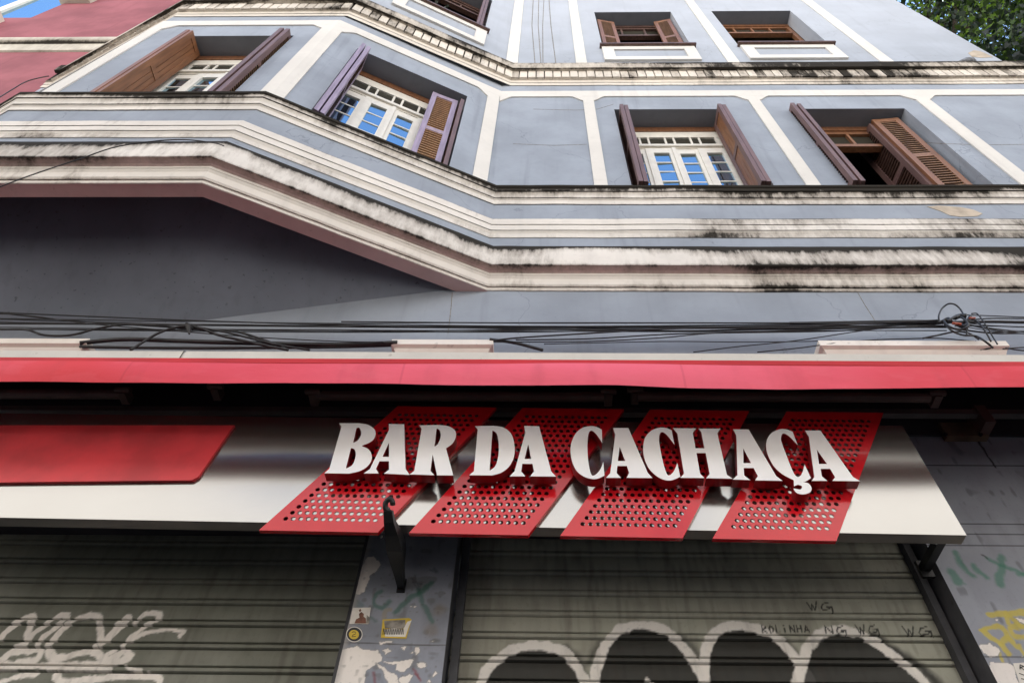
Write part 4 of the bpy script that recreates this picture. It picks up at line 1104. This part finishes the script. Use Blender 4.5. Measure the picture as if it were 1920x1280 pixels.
for k in range(4):
    v0, v1 = rw.uniform(598, 618), rw.uniform(593, 628)
    cable([(1790, v0), (1850, (v0+v1)/2+2), (1920, v1), (2000, v1+1)], CY_-rw.uniform(0, .07), rw.choice([.004, .006]))
cable([(-60, 615), (0, 617), (50, 618), (83, 628), (133, 628), (187, 615), (250, 608), (367, 617), (433, 620), (483, 633), (540, 655)], -.15, .010, lab='looping black cable dipping at the left end above the awning', grp=False)
cable([(245, 656), (300, 623), (350, 611), (383, 618), (410, 628), (450, 637), (500, 648), (540, 656)], -.17, .011, lab='black cable arching up from the awning at the left tie', grp=False)
cable([(360, 612), (420, 622), (470, 634), (520, 646), (580, 656)], -.16, .009, lab='black cable sagging right from the left tie', grp=False)
cable([(150, 643), (233, 636), (333, 639), (467, 643), (640, 646), (745, 642)], -.13, .019, 'cable_bundle', 'thick bundle of black cables lying behind the awning at the left', False, 'cable bundle')
cable([(150, 650), (300, 652), (470, 652), (640, 650), (740, 647)], -.11, .013, 'cable_bundle', 'lower bundle of black cables just above the cassette at the left', False, 'cable bundle')
cable([(918, 636), (967, 643), (1017, 656)], -.14, .013, 'cable_bundle', 'short thick cable dropping right of the middle capital', False)
cable([(1480, 606), (1600, 604), (1720, 602), (1800, 604), (1860, 603), (1920, 604), (2000, 604)], -.14, .013, 'cable_bundle', 'thick bundle of black cables running right through the junction', False, 'cable bundle')
m_ = MB(); m_.tube([U(350, 607, -.18), U(354, 612, -.19), U(355, 626, -.18)], [.012, .022, .006], 8); o = m_.build('cable_tie', M['rubber'], None); label(o, 'black tie knotting the cables left of the middle', 'cable tie')
# junction with loops
jn = empty('cable_junction', U(1805, 608, -.16), 'tangle of black cable loops with an orange joint at the right above the awning', 'cable junction')
JB = BASE[jn] if jn in BASE else None
def jpart(name, px, y, r, mat='rubber'):
    m_ = MB(); m_.tube([U(a, b, y+.01*math.sin(a*.2)) for a, b in smooth(px, 6)], r, 6); return m_.build(name, M[mat], jn, smooth=True)
jpart('cable_loop', [(1763, 605), (1760, 594), (1765, 580), (1775, 571), (1784, 569), (1794, 573), (1803, 583), (1810, 598), (1814, 612), (1812, 628)], -.18, .006)
jpart('cable_loop', [(1822, 588), (1832, 588), (1842, 600), (1852, 615), (1862, 632), (1870, 645)], -.18, .005)
jpart('cable_loop', [(1815, 594), (1835, 605), (1848, 622), (1858, 640)], -.19, .006)
jpart('cable_loop', [(1770, 606), (1785, 620), (1805, 628), (1830, 630), (1850, 642), (1862, 652)], -.20, .007)
jpart('cable_loop', [(1730, 634), (1760, 628), (1790, 622), (1815, 624), (1835, 636)], -.17, .006)
jpart('cable_loop', [(1768, 600), (1780, 612), (1800, 618), (1815, 610), (1805, 596), (1790, 594), (1778, 602)], -.21, .008)
jpart('cable_loop', [(1775, 598), (1792, 606), (1812, 602), (1820, 592)], -.19, .011)
jpart('splice', [(1790, 596), (1800, 592), (1812, 592)], -.20, .016)
jpart('splice', [(1768, 603), (1778, 598), (1784, 604)], -.19, .014)
jpart('splice', [(1795, 608), (1808, 612), (1815, 608)], -.2, .016)
jpart('orange_joint', [(1787, 606), (1794, 606.5), (1802, 608)], -.225, .010, 'rust')
jpart('orange_joint', [(1818, 596), (1828, 596)], -.21, .007, 'rust')
# thin wires up at the left side of the bay
m_ = MB(); m_.tube([U(a, b, -1.25) for a, b in smooth([(-20, 358), (60, 328), (150, 298), (225, 274), (330, 262), (400, 268), (420, 274)], 5)], .004, 5)
o = m_.build('loose_wire', M['rubber'], None, smooth=True); label(o, 'thin loose wire hanging across the bay cornice at the left', 'wire')
m_ = MB(); m_.tube([U(a, b, -.1) for a, b in smooth([(-20, 195), (20, 170), (50, 153), (80, 145), (92, 143)], 5)], .007, 5)
o = m_.build('loose_wire', M['rubber'], None, smooth=True); label(o, 'dark wire drooping over the lower pink wall', 'wire')

# ================================================================== things on the upper bay sill
def at_ch(s, d, z): return FRC(s, d, z)
pl = empty('potted_plant', at_ch(-1.2, -.1, 13.22), 'dark leafy potted plant on the upper bay window sill', 'plant')
m_ = MB(); base = at_ch(-1.2, -.09, 13.225); m_.tube([base, base+Vector((0, 0, .14))], [.07, .09], 10); m_.build('pot', M['greybar'], pl)
m_ = MB()
for k in range(60):
    a = random.uniform(0, 6.28); rr = random.uniform(.02, .16); c0 = base+Vector((math.cos(a)*rr*1.3, math.sin(a)*rr*.6, .15+random.uniform(0, .22)))
    d = Vector((random.uniform(-1, 1), random.uniform(-1, 1), random.uniform(-.3, 1))).normalized()*.07; e = d.cross(Vector((random.random(), random.random(), 1))).normalized()*.02
    m_.face([c0, c0+d*.5+e, c0+d, c0+d*.5-e])
leafdark = simple('dark_leaf', (.02, .03, .018), .5); m_.build('leaves', leafdark, pl, recalc=False)
def crate(s, wd, h, d, mat, lab):
    m_ = MB(); z0 = 13.224
    m_.box(FRC, s, s+wd, d-.10, d, z0, z0+.02); m_.box(FRC, s, s+wd, d-.015, d, z0+.02, z0+h); m_.box(FRC, s, s+wd, d-.10, d-.085, z0+.02, z0+h)
    m_.box(FRC, s, s+.015, d-.085, d-.015, z0+.02, z0+h); m_.box(FRC, s+wd-.015, s+wd, d-.085, d-.015, z0+.02, z0+h)
    m_.box(FRC, s+wd*.3, s+wd*.6, d-.07, d-.04, z0+.02, z0+h*1.25)
    o = m_.build('small_box', M[mat], None); label(o, lab, 'box')
crate(-.80, .17, .16, -.03, 'tan', 'small open tan box on the upper bay window sill')
crate(-.95, .09, .20, -.05, 'paper', 'narrow pale box beside the tan box on the upper bay sill')

# ================================================================== pink neighbour
N = empty('pink_building', (-10, .1, 0), 'pink neighbouring building with a weathered cornice and a blue-glazed window at the left', 'building')
NFR = frame(0, .1)
ox0, ox1 = -12.2, -9.05
m_ = MB(); wall_holes(m_, NFR, -16, -6.3, 0, 22, [(-13.2, -9.42, 15.45, 18.6)], .18)
m_.face([(-6.3, .1, 0), (-6.3, 9, 0), (-6.3, 9, 22), (-6.3, .1, 22)]); m_.face([(-16, .1, 22), (-6.3, .1, 22), (-6.3, 9, 22), (-16, 9, 22)])
m_.build('wall', [M['pink'], M['pink']], N, recalc=False)
m_ = MB()
zc0, zc1 = U(100, 94, .07).z, U(100, 70, 0).z
pf = [(-.0, zc0-.02, .3), (.03, zc0, .1), (.04, zc0+.28, .05), (.05, zc0+.30, .6), (.09, zc0+.36, .3), (.10, zc1, .1), (.0, zc1+.05, .8)]
pth = [(-16, .1), (-6.98, .1), (-6.98, .4)]
sweep(m_, pth, pf); m_.build('cornice', M['pinktrim'], N, recalc=False)
m_ = MB()
z0, z1 = 15.45, 18.6
for a, b in ((-13.2, -13.08), (-11.9, -11.78), (-10.72, -10.52), (-9.52, -9.42)): m_.box(NFR, a, b, -.15, -.06, z0, z1)
m_.box(NFR, -13.2, -9.42, -.15, -.055, z0, z0+.09); m_.box(NFR, -13.2, -9.42, -.15, -.055, z1-.1, z1)
wn = m_.build('window', M['winwhite'], N)
m_ = MB(); m_.face([NFR(-13.1, -.11, z0), NFR(-9.45, -.11, z0), NFR(-9.45, -.09, z1), NFR(-13.1, -.09, z1)]); m_.build('glass_pane', M['glass'], wn, recalc=False)
m_ = MB(); q0 = U(22, 38, -.1); m_.box(NFR, -13.3, -9.75, -.02, .22, 14.72, 15.2); m_.build('window_sill', M['pinktrim'], N)
m_ = MB(); m_.box(NFR, -9.5, -8.9, -.02, .12, 16.6, 17.0); m_.build('bracket', M['pinktrim'], N)

# ================================================================== bird on the cornice
bx = 5.86; bz = zv(117, -.118)+.02; by = -.07
bd = empty('pigeon', (bx, by, bz), 'dark grey pigeon crouching on the upper cornice at the right', 'bird')
m_ = MB(); m_.tube([(bx-.17, by, bz+.05), (bx-.10, by, bz+.075), (bx, by, bz+.10), (bx+.08, by, bz+.115), (bx+.13, by, bz+.12)], [.012, .035, .065, .06, .02], 10); m_.build('body', M['birdgrey'], bd, smooth=True)
m_ = MB(); m_.tube([(bx+.07, by, bz+.13), (bx+.09, by, bz+.19), (bx+.10, by, bz+.225), (bx+.115, by, bz+.245)], [.04, .034, .030, .008], 10); m_.build('head', M['bird'], bd, smooth=True)
m_ = MB(); m_.tube([(bx+.12, by, bz+.222), (bx+.155, by, bz+.212)], [.008, .002], 6); m_.build('beak', M['iron'], bd)
m_ = MB(); m_.face([(bx-.14, by-.025, bz+.05), (bx-.14, by+.025, bz+.05), (bx-.26, by+.035, bz+.02), (bx-.26, by-.035, bz+.02)]); m_.build('tail', M['bird'], bd, recalc=False)
for sg in (-1, 1):
    m_ = MB(); m_.tube([(bx+.01, by+sg*.02, bz+.06), (bx+.015, by+sg*.02, bz-.005)], .006, 5); m_.build('leg', M['rust'], bd)

# ================================================================== tree beyond the right end
tr = empty('street_tree', (9.5, 3.2, 0), 'large leafy green tree behind the right end of the building', 'tree')
bark = weathered('bark', (.05, .04, .032), var=.3, scale=5, bump=.6)
m_ = MB()
TB = Vector((9.5, 3.2, 0))
limbs = []
m_.tube([TB, TB+Vector((.1, 0, 6)), TB+Vector((-.1, .1, 12)), TB+Vector((.05, 0, 18)), TB+Vector((.0, 0, 23))], [.5, .42, .36, .26, .12], 12)
for k in range(34):
    a = random.uniform(0, 6.28); h = random.uniform(11, 23); L = random.uniform(2.0, 4.2)
    p0 = TB+Vector((0, 0, h)); d = Vector((math.cos(a), math.sin(a), random.uniform(.3, .9))).normalized()
    p1 = p0+d*L*.5+Vector((0, 0, .2)); p2 = p0+d*L+Vector((0, 0, .7))
    m_.tube([p0, p1, p2], [.12, .07, .02], 7); limbs.append((p1, p2))
    for q in range(3):
        d2 = (d+Vector((random.uniform(-1, 1), random.uniform(-1, 1), random.uniform(-.4, .8)))).normalized(); pe = p1+(p2-p1)*random.random()
        m_.tube([pe, pe+d2*.9, pe+d2*1.7], [.04, .025, .008], 5); limbs.append((pe+d2*.8, pe+d2*1.7))
m_.build('trunk', bark, tr, smooth=True)
t = NT('tree_leaf')
at = t.n('Attribute', attribute_name='grime').outputs['Fac']  # here the attribute carries leaf tone, from shaded to backlit
c = t.mix(at, (.006, .012, .005), (.05, .085, .014))
d_ = t.n('BsdfDiffuse', {'Color': c}); tl = t.n('BsdfTranslucent', {'Color': t.mix(at, (.006, .016, .003), (.20, .34, .03))}); gl = t.n('BsdfGlossy', {'Color': (.5, .55, .6), 'Roughness': .35})
mx = t.n('MixShader', {0: .45, 1: d_.outputs[0], 2: tl.outputs[0]}); mx2 = t.n('MixShader', {0: .06, 1: mx.outputs[0], 2: gl.outputs[0]})
t.t.links.new(mx2.outputs[0], t.out.inputs[0]); leafm = t.m
m_ = MB()
cl = []
for a, b in limbs:
    for k in range(11): cl.append(a+(b-a)*random.uniform(.2, 1.15)+Vector((random.gauss(0, .35), random.gauss(0, .35), random.gauss(0, .3))))
for c0 in cl:
    tone = random.choice([0, 0, 0, .03, .05, .1, .2, .8]) if random.random() < .9 else 1.0  # few bright backlit clusters among near-black ones, light put into the leaf tone
    for k in range(34):
        p = c0+Vector((random.gauss(0, .30), random.gauss(0, .30), random.gauss(0, .22)))
        d = Vector((random.uniform(-1, 1), random.uniform(-1, 1), random.uniform(-.9, .4))).normalized()
        e = d.cross(Vector((random.uniform(-1, 1), random.uniform(-1, 1), random.uniform(.2, 1)))).normalized()
        L = random.uniform(.09, .17); W = L*.34
        tn = max(.01, tone+random.uniform(-.15, .15))
        m_.face([p, p+d*L*.45+e*W, p+d*L, p+d*L*.45-e*W], 0, tn)
m_.build('crown', leafm, tr, recalc=False)

# ================================================================== ground
def sheet(name, x0, x1, y0, y1, z, mat):
    m_ = MB(); m_.face([(x0, y0, z), (x1, y0, z), (x1, y1, z), (x0, y1, z)]); o = m_.build(name, mat, None, recalc=False); o['kind'] = 'structure'; return o
asph = weathered('asphalt', (.055, .054, .052), var=.2, scale=2, bump=.4)
pave = weathered('pavement_slabs', (.06, .057, .053), var=.15, scale=2, speck=.3)
sheet('ground', -600, 600, -600, 600, -.14, weathered('earth', (.12, .11, .09)))
sheet('road', -120, 120, -13.0, -5.0, -.132, asph)
o = MB(); o.box(FR0, -120, 120, 0.0, 4.88, -.135, 0); o.box(FR0, -120, 120, 13.1, 17, -.135, 0); x = o.build('pavement', pave); x['kind'] = 'structure'
o = MB(); o.box(FR0, -120, 120, 4.882, 5.0, -.135, .004); o.box(FR0, -120, 120, 13.0, 13.098, -.135, .004); x = o.build('kerb', M['capital']); x['kind'] = 'structure'

# ================================================================== unseen building across the street, sized and coloured to shape the light
OPP = empty('unseen_opposite_building', (0, -14, 0), 'unseen plain pale building across the street behind the viewer, added to shape the light', 'building')
m_ = MB(); m_.box(FR0, -60, 60, 14.0, 24.0, 0, 12.5); m_.build('wall', weathered('pale_plaster', (.80, .755, .68), streak=.1), OPP)
m_ = MB(); m_.box(FR0, -60, 60, 13.7, 14.0, 11.9, 12.4); m_.build('cornice', M['capital'], OPP)
for k in range(24):
    m_ = MB(); x = -34.5+3*(k % 12)*2; z = 1.2 if k < 12 else 7.6
    m_.box(FR0, x, x+1.4, 13.97, 14.03, z, z+2.2); m_.build('window', M['darkbrown'], OPP)

# ================================================================== light
wd = bpy.data.worlds.new('World'); scene.world = wd; wd.use_nodes = True
nt = wd.node_tree; nt.nodes.clear()
out = nt.nodes.new('ShaderNodeOutputWorld'); bg = nt.nodes.new('ShaderNodeBackground')
sky = nt.nodes.new('ShaderNodeTexSky'); sky.sky_type = 'NISHITA'; sky.sun_disc = False
SUN_EL, SUN_AZ = R(52), R(-20)   # azimuth from +Y, clockwise
sky.sun_elevation = SUN_EL; sky.sun_rotation = SUN_AZ; sky.dust_density = 1.5
tc = nt.nodes.new('ShaderNodeTexCoord'); mp = nt.nodes.new('ShaderNodeMapping'); mp.inputs['Scale'].default_value = (1, 1, 2.2)
nz = nt.nodes.new('ShaderNodeTexNoise'); nz.inputs['Scale'].default_value = 2.2; nz.inputs['Detail'].default_value = 7
rp = nt.nodes.new('ShaderNodeMapRange'); rp.inputs['From Min'].default_value = .46; rp.inputs['From Max'].default_value = .62; rp.interpolation_type = 'SMOOTHSTEP'
# more cloud low in the sky, clearer overhead
sp = nt.nodes.new('ShaderNodeSeparateXYZ'); el = nt.nodes.new('ShaderNodeMapRange')
el.inputs['From Min'].default_value = .60; el.inputs['From Max'].default_value = .88; el.inputs['To Min'].default_value = .20; el.inputs['To Max'].default_value = -.34
ad = nt.nodes.new('ShaderNodeMath'); ad.operation = 'ADD'
mixc = nt.nodes.new('ShaderNodeMix'); mixc.data_type = 'RGBA'; mixc.inputs[7].default_value = (15, 14.5, 14, 1)
L_ = nt.links.new
L_(tc.outputs['Generated'], mp.inputs[0]); L_(mp.outputs[0], nz.inputs['Vector']); L_(tc.outputs['Generated'], sp.inputs[0]); L_(sp.outputs[2], el.inputs['Value'])
L_(nz.outputs['Fac'], ad.inputs[0]); L_(el.outputs[0], ad.inputs[1]); L_(ad.outputs[0], rp.inputs['Value'])
L_(rp.outputs[0], mixc.inputs[0]); gain = nt.nodes.new('ShaderNodeMix'); gain.data_type = 'RGBA'; gain.blend_type = 'MULTIPLY'; gain.inputs[0].default_value = 1; gain.inputs[7].default_value = (2.1, 2.45, 2.7, 1)
L_(sky.outputs[0], gain.inputs[6]); L_(gain.outputs[2], mixc.inputs[6]); L_(mixc.outputs[2], bg.inputs['Color'])
bg.inputs['Strength'].default_value = .195
L_(bg.outputs[0], out.inputs[0])
sun = bpy.data.lights.new('sun', 'SUN'); sun.energy = 5.0; sun.angle = R(.6); sun.color = (1.0, .965, .91)
so = bpy.data.objects.new('sun', sun); COL.objects.link(so); so.location = (0, -20, 30)
dv = Vector((math.sin(SUN_AZ)*math.cos(SUN_EL), math.cos(SUN_AZ)*math.cos(SUN_EL), math.sin(SUN_EL)))
so.rotation_euler = dv.to_track_quat('Z', 'Y').to_euler()

scene.view_settings.view_transform = 'Standard'; scene.view_settings.look = 'None'; scene.view_settings.exposure = 0
scene.render.engine = 'CYCLES'; scene.cycles.use_denoising = True
scene.cycles.max_bounces = 8
